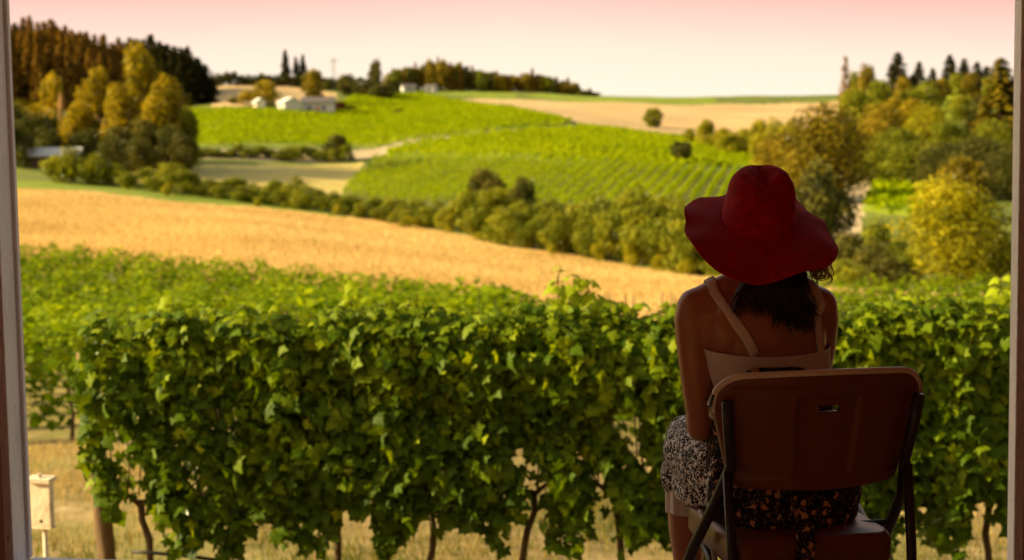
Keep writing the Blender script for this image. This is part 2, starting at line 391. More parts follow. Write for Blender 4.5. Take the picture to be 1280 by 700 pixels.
# ------------------------------------------------------------------ foliage builders
QUAD = (np.array([(-.5,-.5,0),(.5,-.5,.0),(.5,.5,0),(-.5,.5,0)], float), np.array([(0,1,2,3)]))
def leaf_template():
    half = [(0,.10,.02),(20,.50,-.03),(38,.60,-.10),(52,.52,-.02),(60,.44,.01),(78,.58,-.05),(94,.72,-.14),(108,.58,-.03),(118,.47,.0),(136,.56,-.04),(158,.60,-.08),(170,.78,-.17),(180,.92,-.26)]
    ps = []
    for a, r, z in half: ps.append((math.sin(R(a))*r, math.cos(R(a))*r, z))      # 0 = stalk side (+y), 180 = tip (-y)
    for a, r, z in reversed(half[1:-1]): ps.append((-math.sin(R(a))*r, math.cos(R(a))*r, z))
    V = np.array([(0, 0, .05)] + ps); n = len(ps)
    V[1:, 2] -= .10*np.abs(V[1:, 0])
    return V, np.array([(0, 1+(i+1) % n, 1+i) for i in range(n)])
LEAF = leaf_template()
BLADE6 = (np.array([(0,.5,0),(-.38,.15,-.06),(-.25,-.35,-.05),(0,-.55,-.1),(.25,-.35,-.05),(.38,.15,-.06)]), np.array([(0,1,2,3),(0,3,4,5)]))
def frames(n_vec, tip):
    """rotation matrices whose z axis is n_vec and whose -y axis leans to tip"""
    n_ = n_vec/np.linalg.norm(n_vec, axis=1, keepdims=True)
    y = -tip; y = y - n_*(y*n_).sum(1, keepdims=True); y /= np.maximum(np.linalg.norm(y, axis=1, keepdims=True), 1e-6)
    x = np.cross(y, n_)
    return np.stack([x, y, n_], 2)
def scatter(tmpl, C, S, Rm, tint):
    V, Fc = tmpl; n = len(C)
    P = np.einsum('nij,kj->nki', Rm, V)*S[:, None, None] + C[:, None, :]
    Fa = (Fc[None] + (np.arange(n)*len(V))[:, None, None]).reshape(-1, Fc.shape[1])
    return P.reshape(-1, 3), Fa, np.repeat(tint, len(V))
def rand_dirs(n):
    v = RNG.normal(size=(n, 3)); return v/np.linalg.norm(v, axis=1, keepdims=True)

# --- crowns (unit height 1, base at 0, radius about .5), several variants per kind
def crown_round(n, clumps, size, low=.03, squash=1.0, seed=0, open_=1.0):
    g = np.random.default_rng(seed)
    cs = []; rs = []
    for i in range(clumps):
        t = g.uniform(0, 1); a = g.uniform(0, 2*math.pi)
        zc = low + (1-low)*(.12 + .76*t)
        prof = math.sqrt(max(.02, 1-((t-(.42 if low > 0 else .22))/(.62 if low > 0 else .8))**2))
        if low == .021: prof = .95*min(1, (1-t)*1.6+.12)**.7
        rad = .36*prof*g.uniform(.25, 1.0)
        cs.append((math.cos(a)*rad, math.sin(a)*rad, zc)); rs.append(g.uniform(.09, .19)*open_)
    cs = np.array(cs); rs = np.array(rs)
    w = rs**2; k = g.choice(clumps, n, p=w/w.sum())
    d = g.normal(size=(n, 3)); d /= np.linalg.norm(d, axis=1, keepdims=True)
    rr = g.uniform(.55, 1.08, n)**.7
    C = cs[k] + d*rs[k][:, None]*rr[:, None]; C[:, 2] = np.maximum(C[:, 2], .015)
    C[:, :2] *= squash
    nm = d + g.normal(size=(n, 3))*.55
    Rm = frames(nm, g.normal(size=(n, 3)))
    tint = np.clip(.5 + .22*(g.normal(size=clumps))[k] + g.normal(size=n)*.13, 0, 1)
    return scatter(BLADE6, C, size*g.uniform(.6, 1.3, n), Rm, tint)
def crown_conifer(n, seed=0, width=.16, size=.05, low=.06, ragged=.25):
    g = np.random.default_rng(seed)
    layers = 26; a0 = g.uniform(0, 6.28, (layers, 9)); ln = g.uniform(1-ragged*1.6, 1.1, (layers, 9))
    k = (g.uniform(0, 1, n)**.9*layers).astype(int); k = layers-1-k; b = g.integers(0, 9, n)
    t = k/layers; hh = low + (1-low)*t
    rmax = width*(1-t)**.65*ln[k, b] + .014
    u = g.uniform(0.1, 1, n)**.6
    a = a0[k, b] + g.normal(size=n)*.12*(1.2-u)
    C = np.stack([np.cos(a)*rmax*u, np.sin(a)*rmax*u, hh - rmax*u*.28 + g.normal(size=n)*.008], 1)
    nm = np.stack([np.cos(a)*.5, np.sin(a)*.5, np.ones(n)], 1) + g.normal(size=(n, 3))*.4
    Rm = frames(nm, np.stack([np.cos(a), np.sin(a), -.5*np.ones(n)], 1))
    tint = np.clip(.45 + .3*(u-.5) + g.normal(size=n)*.16, 0, 1)
    return scatter(BLADE6, C, size*g.uniform(.6, 1.3, n)*(1.15-.6*t), Rm, tint)
def trunk_mesh(conifer, seed):
    g = random.Random(seed); mb = MB()
    if conifer:
        mb.tube([(0,0,-.03),(.002,0,.3),(0,.002,.7),(0,0,.97)], [.014,.011,.006,.002], 7)
    else:
        top = .5
        mb.tube([(0,0,-.04),(.006,.004,.15),(-.01,.006,.32),(.004,0,top)], [.032,.025,.02,.012], 8)
        for i in range(6):
            a = i*1.05+g.uniform(0, .6); z0 = .16+.05*i; l_ = g.uniform(.2, .32)
            mb.tube([(0,0,z0),(math.cos(a)*l_*.5, math.sin(a)*l_*.5, z0+l_*.45),(math.cos(a)*l_, math.sin(a)*l_, z0+l_*1.1)], [.013,.009,.004], 6)
    me = bpy.data.meshes.new('trunk'); me.from_pydata(mb.v, [], mb.f); me.materials.append(M['bark'])
    me.polygons.foreach_set('use_smooth', [True]*len(me.polygons)); return me
def as_mesh(data):
    o = mesh_np('crown', data[0], data[1], None, tint=data[2]); me = o.data; bpy.data.objects.remove(o); return me
CR = {
 'round': [as_mesh(crown_round(4200, 40, .052, seed=s, open_=1.12)) for s in range(5)],
 'bush':  [as_mesh(crown_round(3800, 34, .056, low=.0, seed=20+s, squash=1.25, open_=1.15)) for s in range(5)],
 'willow':[as_mesh(crown_round(12000, 70, .030, low=.0, seed=31, squash=1.1, open_=1.1))],
 'oak': [as_mesh(crown_round(11000, 80, .031, low=.0, seed=50+s, open_=1.05)) for s in range(3)],
 'poplar':[as_mesh(crown_round(7500, 90, .032, seed=40+s, squash=.62, low=.021, open_=.95)) for s in range(3)],
 'conifer':[as_mesh(crown_conifer(3600, 60+s, width=.18+.02*(s % 3), size=.056)) for s in range(6)],
 'thin':  [as_mesh(crown_conifer(900, 80+s, width=.16, ragged=.5, size=.05)) for s in range(2)],
}
TR = {False: [trunk_mesh(False, s) for s in range(3)], True: [trunk_mesh(True, s) for s in range(2)]}
WF = {'round': .86, 'bush': 1.05, 'willow': .98, 'oak': .9, 'poplar': .52, 'conifer': .36, 'thin': .34}
_mc = {}
def crown_with(kind, i, mat):
    key = (kind, i, mat)
    if key not in _mc:
        me = CR[kind][i].copy(); me.materials.clear(); me.materials.append(M[mat]); _mc[key] = me
    return _mc[key]
def tree(px, r, top, w, kind, mat, name, label, cat, group=None, sink=0.0, seed=None):
    """a tree standing at that direction and distance, its top and width as tall and wide as seen"""
    g = random.Random(seed if seed is not None else int(px*7+r*13+top))
    b = ground(px, r); b.z -= sink
    h = CAMZ + tan_e(px, top)*r - b.z
    h = max(h, 1.0)
    ww = w/F*r/WF[kind]
    o = thing(name, label, cat, b, g.uniform(0, 6.28), group)
    o.scale = (ww, ww, h)
    me = crown_with(kind, g.randrange(len(CR[kind])), mat)
    c = bpy.data.objects.new('crown', me); col.objects.link(c); c.parent = o
    ct = kind in ('conifer', 'thin')
    t = bpy.data.objects.new('trunk', g.choice(TR[ct])); col.objects.link(t); t.parent = o
    if not ct: t.scale = (1, 1, 1)
    return o

# ------------------------------------------------------------------ the barn we look out of
J = 0.085
BA = at(34, 690, 4.70); BB = at(1260, 700, 4.16)     # the opening's two inner corners, far edge of the frame; the wall is not square to the view
BROT = math.atan2(BB.y-BA.y, BB.x-BA.x); BW = math.hypot(BB.x-BA.x, BB.y-BA.y)
FY = -J; xl = 0.0; xr = BW                           # local frame: origin at the left corner, x along the wall
barn = thing('barn', 'dark wooden barn interior with a wide white framed opening', 'barn', (BA.x, BA.y, 0), BROT)
WL, WR, WB, WT = -2.4, 5.2, -7.0, 3.1
m_ = MB()                                            # front wall around the opening
m_.box((WL, FY+.004, -1.6), (xl-.05, FY+J, WT)); m_.box((xr+.03, FY+.004, -1.6), (WR, FY+J, WT))
m_.box((xl-.05, FY+.004, 2.55), (xr+.03, FY+J, WT))
m_.box((xl-.05, FY+.004, -1.6), (xr+.03, FY+J, -.16))
m_.build('front_wall', M['dark_wood'], barn)
m_ = MB()                                            # side wall; unseen opening added behind the viewer's left shoulder for warm fill light
m_.box((WL-.1, WB-.1, -1.6), (WL, -5.9, WT)); m_.box((WL-.1, -3.9, -1.6), (WL, FY+J, WT)); m_.box((WL-.1, -5.9, -1.6), (WL, -3.9, .95)); m_.box((WL-.1, -5.9, 2.2), (WL, -3.9, WT))
m_.build('side_wall', M['dark_wood'], barn)
m_ = MB(); m_.box((WR, WB-.1, -1.6), (WR+.1, FY+J, WT)); m_.build('side_wall', M['dark_wood'], barn)
m_ = MB(); m_.box((WL, WB-.1, -1.6), (WR, WB, WT)); m_.build('back_wall', M['dark_wood'], barn)
m_ = MB()
for i in range(41):
    m_.box((WL+i*.2+.002, WB, -.12), (WL+i*.2+.197, FY, 0))
m_.build('floor', M['floor_wood'], barn)
m_ = MB(); m_.box((WL-.5, WB-.5, WT), (WR+.5, FY+.25, WT+.12)); m_.build('roof', M['dark_wood'], barn)
fr_ = MB(); fr_.box((xl-.03, FY-.004, -.05), (xl, FY+J+.02, 2.55)); fr_.box((xl-.001, FY+J-.004, .002), (xl+.012, FY+J+.016, 2.5))
frl = fr_.build('door_frame', M['white_paint'], barn, bevel=.003); props(frl, 'weathered white painted frame post with chipped paint, left side of the opening')
fr_ = MB(); fr_.box((xr, FY-.004, -.05), (xr+.028, FY+J+.02, 2.55))
frr = fr_.build('door_frame', M['white_paint'], barn, bevel=.003); props(frr, 'narrow white painted frame edge, right side of the opening')
fr_ = MB(); fr_.box((xl+.002, FY-.004, 2.52), (xr-.002, FY+J+.02, 2.549)); fr_.build('lintel', M['white_paint'], barn)
fr_ = MB(); fr_.box((xl+.002, FY+.001, -.12), (xr-.002, FY+J+.04, -.004)); fr_.build('sill', M['white_paint'], barn, bevel=.004)

# ------------------------------------------------------------------ near vineyard, front row: single vines
ROWY = 9.2
def vine(name, px, w, label, seed, tall=(), n=760):
    g = np.random.default_rng(seed)
    base = at(px, 700, ROWY); gz = float(tz(base.x, ROWY))
    o = thing(name, label, 'grapevine', (base.x, ROWY, gz), 0, 'vines of the front row')
    H = (CAMZ - gz) - .92                                      # canopy top above ground
    tb = MB(); x = 0; pts = []
    hs = .78
    for i in range(7):
        pts.append((x, g.normal()*.012, i/6*hs - (.05 if i == 0 else 0))); x += g.normal()*.025
    tb.tube(pts, [.034,.028,.025,.023,.024,.022,.026], 9)
    tb.build('trunk', M['bark'], o, smooth=True)
    cb = MB(); tx = pts[-1][0]
    for s in (-1, 1):
        cb.tube([(tx, 0, hs-.03), (tx+s*.1, .01, hs+.05), (tx+s*.3, g.normal()*.02, hs+.03), (tx+s*w*.52, 0, hs+.04)], [.02,.014,.011,.008], 7)
    C = []; N = []; S = []; TP = []; TT = []
    ncane = 9
    for i in range(ncane):
        cx = -w*.5 + w*(i+.5)/ncane + g.normal()*.03
        top = H - hs - .02 + g.normal()*.06
        pt = [(cx, 0, hs+.03)]
        yy = 0; xx = cx
        for k in range(1, 6):
            xx += g.normal()*.035; yy += g.normal()*.03
            pt.append((xx, yy, hs+.03+top*k/5))
        cb.tube(pt, [.006,.005,.005,.004,.003,.002], 5)
    for (sx, sh, lean) in tall:                                # long shoots standing above the hedge
        pt = [(sx, 0, H-.35)]; m = 8
        for k in range(1, m+1): pt.append((sx+lean*(k/m)**1.6 + g.normal()*.008, -.04*k/m, H-.35+(sh+.35)*k/m))
        cb.tube(pt, [.005]*m+[.002], 5)
        for k in range(2, m+1):
            for s in range(2):
                q = pt[k]; a = g.uniform(0, 6.28)
                C.append((q[0]+math.cos(a)*.05, q[1]+math.sin(a)*.05-.02, q[2]+g.normal()*.02))
                N.append((math.cos(a)*.6, math.sin(a)*.6-.5, .8)); S.append(.15*(1.15-.75*k/m)); TP.append((math.cos(a), math.sin(a), -.6)); TT.append(.75+.03*k)
    cb.build('canes', M['bark'], o, smooth=True)
    # leaves
    lf = n
    u = g.uniform(-.56, .56, lf)*w; t = g.uniform(0, 1, lf)**.82
    clump = .5+.5*np.sin(u*9+seed*2.1+t*3)*np.sin(t*8+seed+u*4)
    zz = .42 + (H+.02-.42)*t
    lowcut = (.82 if px < 200 else .50) + .10*np.sin(u*7+seed) + .09*np.sin(u*17+seed*3)
    keep = (zz > lowcut + .12*g.uniform(0, 1, lf)) & ~((clump < .30) & (t < .62) & (g.uniform(0, 1, lf) < .88))
    topw = H + .05*np.sin((u+base.x)*5.1) + .07*np.sin((u+base.x)*11+1) + .05*g.normal(size=lf)
    keep &= zz < topw
    u = u[keep]; zz = zz[keep]; t = t[keep]; m = len(u)
    side = np.where(g.uniform(0, 1, m) < .72, -1., 1.)
    dep = side*(.10+.20*g.uniform(0, 1, m)**.7)*(1-.35*np.maximum(t-.8, 0)/.2) * (1+.16*np.sin(u*5+seed+zz*7))
    C2 = np.stack([u, dep, zz], 1)
    nm = np.stack([g.normal(size=m)*.55, side*.75+g.normal(size=m)*.35, .45+g.normal(size=m)*.4+.8*(t > .9)], 1)
    tp = np.stack([g.normal(size=m)*.75, side*.25, -.75+.4*g.normal(size=m)], 1)
    s2 = g.uniform(.046, .100, m)*(1-.25*(t > .93))
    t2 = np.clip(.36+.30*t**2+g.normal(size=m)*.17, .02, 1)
    yel = g.uniform(0, 1, m) < .02; t2[yel] = 1.0
    if C:
        C2 = np.vstack([C2, C]); nm = np.vstack([nm, N]); tp = np.vstack([tp, TP]); s2 = np.append(s2, S); t2 = np.append(t2, np.clip(TT, 0, 1))
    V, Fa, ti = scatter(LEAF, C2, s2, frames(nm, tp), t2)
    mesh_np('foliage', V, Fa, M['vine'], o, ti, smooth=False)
    return o
vx = [(186,.50),(298,.70),(435,.68),(553,.62),(658,.62),(770,.64),(885,.62),(1000,.62),(1115,.62),(1230,.62),(1345,.62)]
ords = ['ragged grapevine at the left end of the front row, wrapped around the end post',
 'grapevine of the front row with a thin bare trunk beside the black hose',
 'grapevine of the front row, second trunk to the right of the black hose',
 'full leafy grapevine mid front row, third trunk right of the black hose',
 'front row grapevine with one tall leafy shoot reaching over the dry field',
 'front row grapevine with a leaning shoot, left of the seated woman and her skirt',
 'front row grapevine directly behind the left arm of the seated woman',
 'front row grapevine mostly hidden behind the chair backrest',
 'front row grapevine just right of the folding chair, low leaves in shade',
 'front row grapevine next to the right frame of the opening with a high leafy top',
 'front row grapevine cut off by the right frame of the opening']
talls = {0:[(.2,.05,.03)], 1:[(-.1,.08,.02)], 2:[(.1,.10,-.03)], 3:[(-.2,.06,.02)], 4:[(.22,.26,.02),(.28,.2,.06)], 5:[(-.05,.2,-.16)], 6:[(-.1,.1,.05)], 8:[(.1,.06,.02)], 9:[(.15,.16,.02),(.05,.1,.03)], 10:[(0,.15,0)]}
for i, (px, w) in enumerate(vx):
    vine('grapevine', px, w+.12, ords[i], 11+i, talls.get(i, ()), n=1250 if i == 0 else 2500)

# end post, leaning
def post(pxb, pyb, pxt, pyt, Y, r, name, label):
    b = at(pxb, pyb, Y); t = at(pxt, pyt, Y); d = (t-b)
    gz = float(tz(b.x, Y)); k = (gz-.2-b.z)/d.z; b = b + d*k
    o = thing(name, label, 'post', (b.x, b.y, gz)); mb = MB(); n = 9
    pts = [b + (t-b)*i/(n-1) - Vector((b.x, b.y, gz)) for i in range(n)]
    mb.tube(pts, [r*(1+.05*math.sin(i*2.3)) for i in range(n)], 14); mb.build('pole', M['post'], o, smooth=True); return o
post(134, 700, 106, 440, ROWY, .058, 'wooden_post', 'leaning round wooden end post of the front vine row, wrapped in leaves')
post(1292, 700, 1285, 380, ROWY, .05, 'wooden_post', 'upright wooden post of the front row beyond the right frame')
# trellis wires
wx0 = at(112, 600, ROWY).x; wx1 = at(1345, 600, ROWY).x
for k, hgt in enumerate((.8, 1.25, 1.7)):
    mb = MB(); pts = [(wx0+(wx1-wx0)*i/14, ROWY+.02, float(tz(wx0, ROWY))+hgt-.015*math.sin(i*.9)**2) for i in range(15)]
    mb.tube(pts, .0018, 5); o = mb.build('trellis_wire', M['wire'])
    props(o, ['lowest trellis wire along the front vine row', 'middle trellis wire inside the front vine row', 'top trellis wire inside the front vine row'][k], 'wire', 'trellis wires of the front row')
mb = MB()
hp = [at(px, py, 9.05) for px, py in ((166,690),(190,691),(225,694),(262,699),(300,704),(360,707),(430,706),(520,709))]
mb.tube(hp, .013, 8); props(mb.build('irrigation_hose', M['hose'], smooth=True), 'black irrigation hose running low under the front vine row', 'hose')

# ------------------------------------------------------------------ near vineyard, rows behind
def strip_row(name, P0, P1, h0, h1, half, n_per_m, size, mat, label, cat, group, tmpl=BLADE6, posts=0, trunk=0, tint=.5, wav=.12, seed=1, tv=.16):
    g = np.random.default_rng(seed)
    P0 = np.array(P0, float); P1 = np.array(P1, float); Ln = np.hypot(*(P1-P0))
    if Ln < 2: return None
    d = (P1-P0)/Ln; nrm = np.array([-d[1], d[0]]); n = int(Ln*n_per_m)
    s = g.uniform(0, Ln, n); t = g.uniform(0, 1, n)**.75
    off = g.normal(size=n)*half*.5
    xy = P0 + s[:, None]*d + off[:, None]*nrm
    ph = P0[1]*3.7
    hloc = h1 + wav*np.sin(s*2.1+ph)*.6 + wav*np.sin(s*5.3+ph*2)*.5 + wav*.4*g.normal(size=n)
    z = h0 + .15*np.sin(s*3+ph) + (hloc-h0)*t
    zt_ = tz(xy[:, 0], xy[:, 1])
    o0 = Vector((*P0, float(tz(*P0))))
    o = thing(name, label, cat, o0, 0, group)
    C = np.stack([xy[:, 0]-o0.x, xy[:, 1]-o0.y, zt_-o0.z+z], 1)
    nm = np.stack([off/half*nrm[0], off/half*nrm[1], .5+1.0*t], 1)*1.0 + g.normal(size=(n, 3))*.5
    tp = np.stack([g.normal(size=n), g.normal(size=n)-.5, -1*np.ones(n)], 1)
    ti = np.clip(tint+tv*2*(t-.55)+g.normal(size=n)*tv+tv*.6*np.sin(s*1.7+ph)+.10*math.sin(ph*1.3)*(tv < .1), 0, 1)
    V, Fa, tt = scatter(tmpl, C, size*g.uniform(.65, 1.3, n), frames(nm, tp), ti)
    mesh_np('foliage', V, Fa, M[mat], o, tt)
    if trunk:
        for s_ in np.arange(.5, Ln, trunk)[:95]:
            q = P0+d*s_; zz = float(tz(*q))-o0.z
            mb = MB(); jx = g.normal()*.03
            mb.tube([(q[0]-o0.x, q[1]-o0.y, zz-.05), (q[0]-o0.x+jx, q[1]-o0.y, zz+.4), (q[0]-o0.x-jx, q[1]-o0.y, zz+.85)], [.035,.026,.024], 6)
            mb.build('trunk', M['bark'], o, smooth=True)
    if posts:
        for s_ in np.arange(1.2, Ln, posts)[:95]:
            q = P0+d*s_; zz = float(tz(*q))-o0.z; mb = MB()
            mb.tube([(q[0]-o0.x, q[1]-o0.y, zz-.05), (q[0]-o0.x, q[1]-o0.y, zz+h1-.05)], .05, 8); mb.build('stake', M['post'], o, smooth=True)
    return o
Yr = 20.0; k = 0
ordn = ['first', 'second', 'third', 'fourth', 'fifth', 'sixth']
while Yr < 112:
    # extent of this row inside the vineyard limits
    xs = np.linspace(-.42*Yr-2, .42*Yr+2, 400); a = np.arctan2(xs, Yr); ok = np.hypot(xs, Yr) < vine_edge(a)
    runs = []; st = None
    for i, b in enumerate(ok):
        if b and st is None: st = xs[i]
        if (not b or i == len(ok)-1) and st is not None: runs.append((st, xs[i])); st = None
    for (x0, x1) in runs:
        if x1-x0 < 3: continue
        far = Yr > 40
        if k < 6: lab = f'{ordn[k]} leafy vine row behind the front row of vines'
        elif x0 > 5: lab = 'distant vine row in the bright green strip right of the woman'
        else: lab = 'distant leafy vine row in the near vineyard below the dry gold field'
        grp = 'rows of the near vineyard behind the front row' if k < 6 else ('vine rows right of the woman' if x0 > 5 else 'far rows of the near vineyard')
        npm = 300 if k == 0 else (190 if Yr < 30 else (110 if Yr < 50 else 60))
        sz = .14 if Yr < 30 else (.18 if Yr < 50 else .24)
        strip_row('vine_row', (x0, Yr), (x1, Yr), .3 if k == 0 else .5, 1.78, .38, npm, sz, 'vine_mid', lab, 'vine row', grp, trunk=1.2 if k == 0 else 0, posts=6 if k == 0 else 0, tint=.55, seed=100+k)
    Yr += 2.5 if Yr < 50 else 3.0
    k += 1

# ------------------------------------------------------------------ far vineyard with visible rows
def clip_line(p0, d, poly, step=1.0, tmax=200):
    ts = np.arange(-tmax, tmax, step); xy = np.array(p0)+ts[:, None]*np.array(d)
    ok = inpoly(xy[:, 0], xy[:, 1], poly) & ~inpoly(xy[:, 0], xy[:, 1], F_PATH); runs = []; st = None
    for i, b in enumerate(ok):
        if b and st is None: st = i
        if (not b or i == len(ok)-1) and st is not None: runs.append((xy[st], xy[i])); st = None
    return runs
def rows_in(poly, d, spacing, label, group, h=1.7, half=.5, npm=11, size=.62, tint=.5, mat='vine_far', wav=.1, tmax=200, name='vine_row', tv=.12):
    d = np.array(d, float); d /= np.hypot(*d); nr = np.array([-d[1], d[0]]); P = np.array(poly); s = P@nr; n = 0
    mid = (P@d).mean()
    for q in np.arange(s.min()+spacing/2, s.max(), spacing):
        for a, b in clip_line(nr*q+d*mid, d, poly, tmax=tmax):
            if strip_row(name, a, b, .35, h, half, npm, size, mat, label, 'vine row', group, tint=tint, seed=int(q*10) % 9973+5, wav=wav, tv=tv): n += 1
    return n
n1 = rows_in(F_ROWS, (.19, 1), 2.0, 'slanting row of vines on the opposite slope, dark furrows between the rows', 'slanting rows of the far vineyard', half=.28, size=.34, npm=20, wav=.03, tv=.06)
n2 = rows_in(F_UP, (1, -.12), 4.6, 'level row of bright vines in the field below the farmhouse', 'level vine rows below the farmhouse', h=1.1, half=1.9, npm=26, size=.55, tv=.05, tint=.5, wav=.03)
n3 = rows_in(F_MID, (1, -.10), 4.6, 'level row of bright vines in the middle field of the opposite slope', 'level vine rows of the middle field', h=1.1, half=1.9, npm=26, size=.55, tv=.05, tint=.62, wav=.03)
n4 = rows_in(F_GR, (1, .1), 4.0, 'short vine row in the small green plot between the trees on the right', 'vine rows of the small plot', h=1.5, half=1.0, npm=7, size=1.0, tint=.45)
print('rows', n1, n2, n3, n4)

# ------------------------------------------------------------------ woods, trees and shrubs
T = tree; g_ = random.Random(5)
# conifer wood, upper left
outl = [(-80,20),(0,18),(40,16),(90,24),(120,31),(150,44),(165,40),(185,38),(205,42),(235,52),(252,66),(268,92)]
def outline(x): return float(np.interp(x, [q[0] for q in outl], [q[1] for q in outl]))
for row, (r0, dx, drop) in enumerate(((475, 9, 0), (450, 10, 10), (428, 12, 26))):
    x = -60 + row*4
    while x < 266:
        brown = x < 168
        lab = 'tall reddish brown conifer in the dense wood on the left hilltop' if brown else 'tall dark conifer at the right end of the wood on the left hill'
        T(x, r0+g_.uniform(-8, 8), outline(x)+drop+g_.uniform(0, 10), g_.uniform(25, 33), 'conifer', 'con_brown' if brown else 'con_dark', 'conifer_tree', lab, 'conifer', 'brown conifers of the left wood' if brown else 'dark conifers of the left wood')
        x += dx*g_.uniform(.75, 1.25)
# trees before the wood
T(180,275,48,66,'poplar','yellow','poplar_tree','tallest golden poplar in front of the conifer wood','tree', seed=1)
T(214,270,88,58,'poplar','yellow','poplar_tree','shorter golden poplar right of the tallest one','tree', seed=2)
T(124,285,84,56,'poplar','yellow','poplar_tree','golden green poplar left of the tallest one','tree', seed=3)
T(68,300,94,34,'round','yellow','broadleaf_tree','small golden tree at the foot of the brown conifers, beside a bare orange trunk','tree')
T(156,268,104,62,'poplar','yellow','broadleaf_tree','low golden tree between the two left poplars','tree')
T(236,262,130,34,'poplar','shrub','broadleaf_tree','narrow olive tree at the right edge of the poplars','tree')
o = thing('dead_tree','bare orange trunk standing among the small golden trees on the left','tree',ground(79,295))
mb = MB(); mb.tube([(0,0,-.2),(.1,0,4),(0,.1,9),(0.1,0,12)],[.9,.75,.6,.3],8); mb.build('trunk', surf('orange_bark', [(.3,(.35,.17,.05)),(.7,(.5,.26,.09))], 3), o)
for i,(px,top,w,r) in enumerate(((15,128,60,300),(45,140,55,285),(85,138,55,285),(20,152,50,262),(128,150,55,275),(108,160,50,268),(60,158,40,268),(150,158,48,258),(182,150,55,258),(210,158,50,255),(228,165,36,250),(140,170,40,250),(175,172,45,248))):
    T(px,r,top,w,'bush','dark','shrub_tree','dark green bushy tree in the thicket above the pale roofed shed','tree','thicket around the shed')
T(20,420,122,60,'bush','yellow','shrub_tree','wide yellowish bush under the brown conifers at the left frame','bush')
T(55,400,128,50,'bush','yellow','shrub_tree','yellowish bush under the brown conifers, left of the small golden tree','bush')
T(250,440,108,20,'bush','dark','shrub_tree','dark bush at the foot of the dark conifers','bush')
T(196,262,122,60,'poplar','yellow','broadleaf_tree','low golden tree at the foot of the tallest poplar, on its right','tree')
T(100,275,128,56,'poplar','yellow','broadleaf_tree','low golden tree at the foot of the left poplar','tree')
# creek line of shrubs
sh = [(88,182,46,0),(122,190,38,0),(148,205,26,0),(182,209,28,0),(214,204,46,0),(240,222,26,0),(262,224,30,0),(290,222,34,0),(318,228,28,0),(342,226,30,0),(368,220,34,0),(392,234,28,0),(415,238,30,0),(440,244,30,0),(465,248,30,0),(492,247,34,0),(520,249,32,0),(545,250,30,0),
      (585,240,50,0),(622,236,56,0),(655,252,40,0),(690,250,50,0),(722,254,44,0),(752,244,60,0),(792,236,70,0),(828,242,66,0),(862,250,60,0),(895,262,60,0),(930,268,60,0),(608,212,46,22),(652,224,36,22),(700,262,40,-4),(640,275,40,-5),(850,275,50,-6)]
for i,(px,top,w,dr) in enumerate(sh):
    r = float(creek(azim(px)))*1.03 + dr
    if dr == 22: lab = 'round dark crown rising above the creek shrubs, ' + ('the left and larger of two' if px < 630 else 'the right and smaller of two')
    elif px < 250: lab = 'low green shrub in the creek hedge near the pale roofed shed'
    elif px < 560: lab = 'low olive shrub in the hedge along the far edge of the gold field'
    else: lab = 'tall dense olive shrub in the creek thicket left of the red hat'
    grp = None if dr == 22 else ('green shrubs near the shed' if px < 250 else ('hedge along the gold field' if px < 560 else 'creek thicket'))
    T(px, r, top, w*1.25, 'bush', 'shrub' if dr != 22 else 'dark', 'shrub', lab, 'shrub', grp, seed=i*3+1)
for i,(px,top,w) in enumerate(((208,228,14),(320,252,10),(420,254,12),(512,270,30),(600,294,26),(690,306,16),(747,300,18),(788,300,20),(826,318,26),(860,322,26),(560,268,14))):
    T(px, float(creek(azim(px)))*.975, top, w, 'bush', 'willow', 'shrub', 'small bright yellow green shrub at the far edge of the gold field', 'shrub', 'small bright shrubs at the field edge')
for i,(px,top,w,dr) in enumerate(sh):
    if px > 130 and dr == 0:
        T(px+11, float(creek(azim(px+11)))*1.0, top+(9 if px < 560 else 22), w*1.1, 'bush', 'shrub', 'shrub', 'small filling shrub at the front of the creek hedge', 'shrub', 'front shrubs of the creek hedge', seed=i*5+2)
# hedge between dry field and green field
for i in range(15):
    px = 246 + i*13.2
    T(px, 292+g_.uniform(-3,3), 183+g_.uniform(-3,6), 24, 'bush', 'shrub', 'shrub', 'low shrub in the hedge between the dry field and the bright green field', 'shrub', 'hedge below the green field')
T(421,292,168,32,'round','dark','broadleaf_tree','dark rounded tree standing at the right end of the hedge below the green field','tree')
# around the farmhouse
T(334,405,101,36,'round','yellow','broadleaf_tree','round bright yellow tree left of the white farmhouse','tree')
T(312,410,112,26,'bush','yellow','shrub_tree','yellow green bush left of the round yellow tree','bush')
T(296,412,120,16,'bush','dark','shrub_tree','small dark bush left of the yellow bush by the farmhouse','bush')
T(394,432,87,30,'round','orange','broadleaf_tree','tall rust coloured tree rising behind the farmhouse roof','tree')
T(425,408,128,22,'bush','redleaf','shrub_tree','dark red bush at the right wall of the farmhouse','bush')
T(440,410,132,18,'bush','redleaf','shrub_tree','smaller dark red bush farther right of the farmhouse','bush')
T(499,400,135,18,'bush','orange','shrub_tree','lone orange bush on the green field right of the farmhouse','bush')
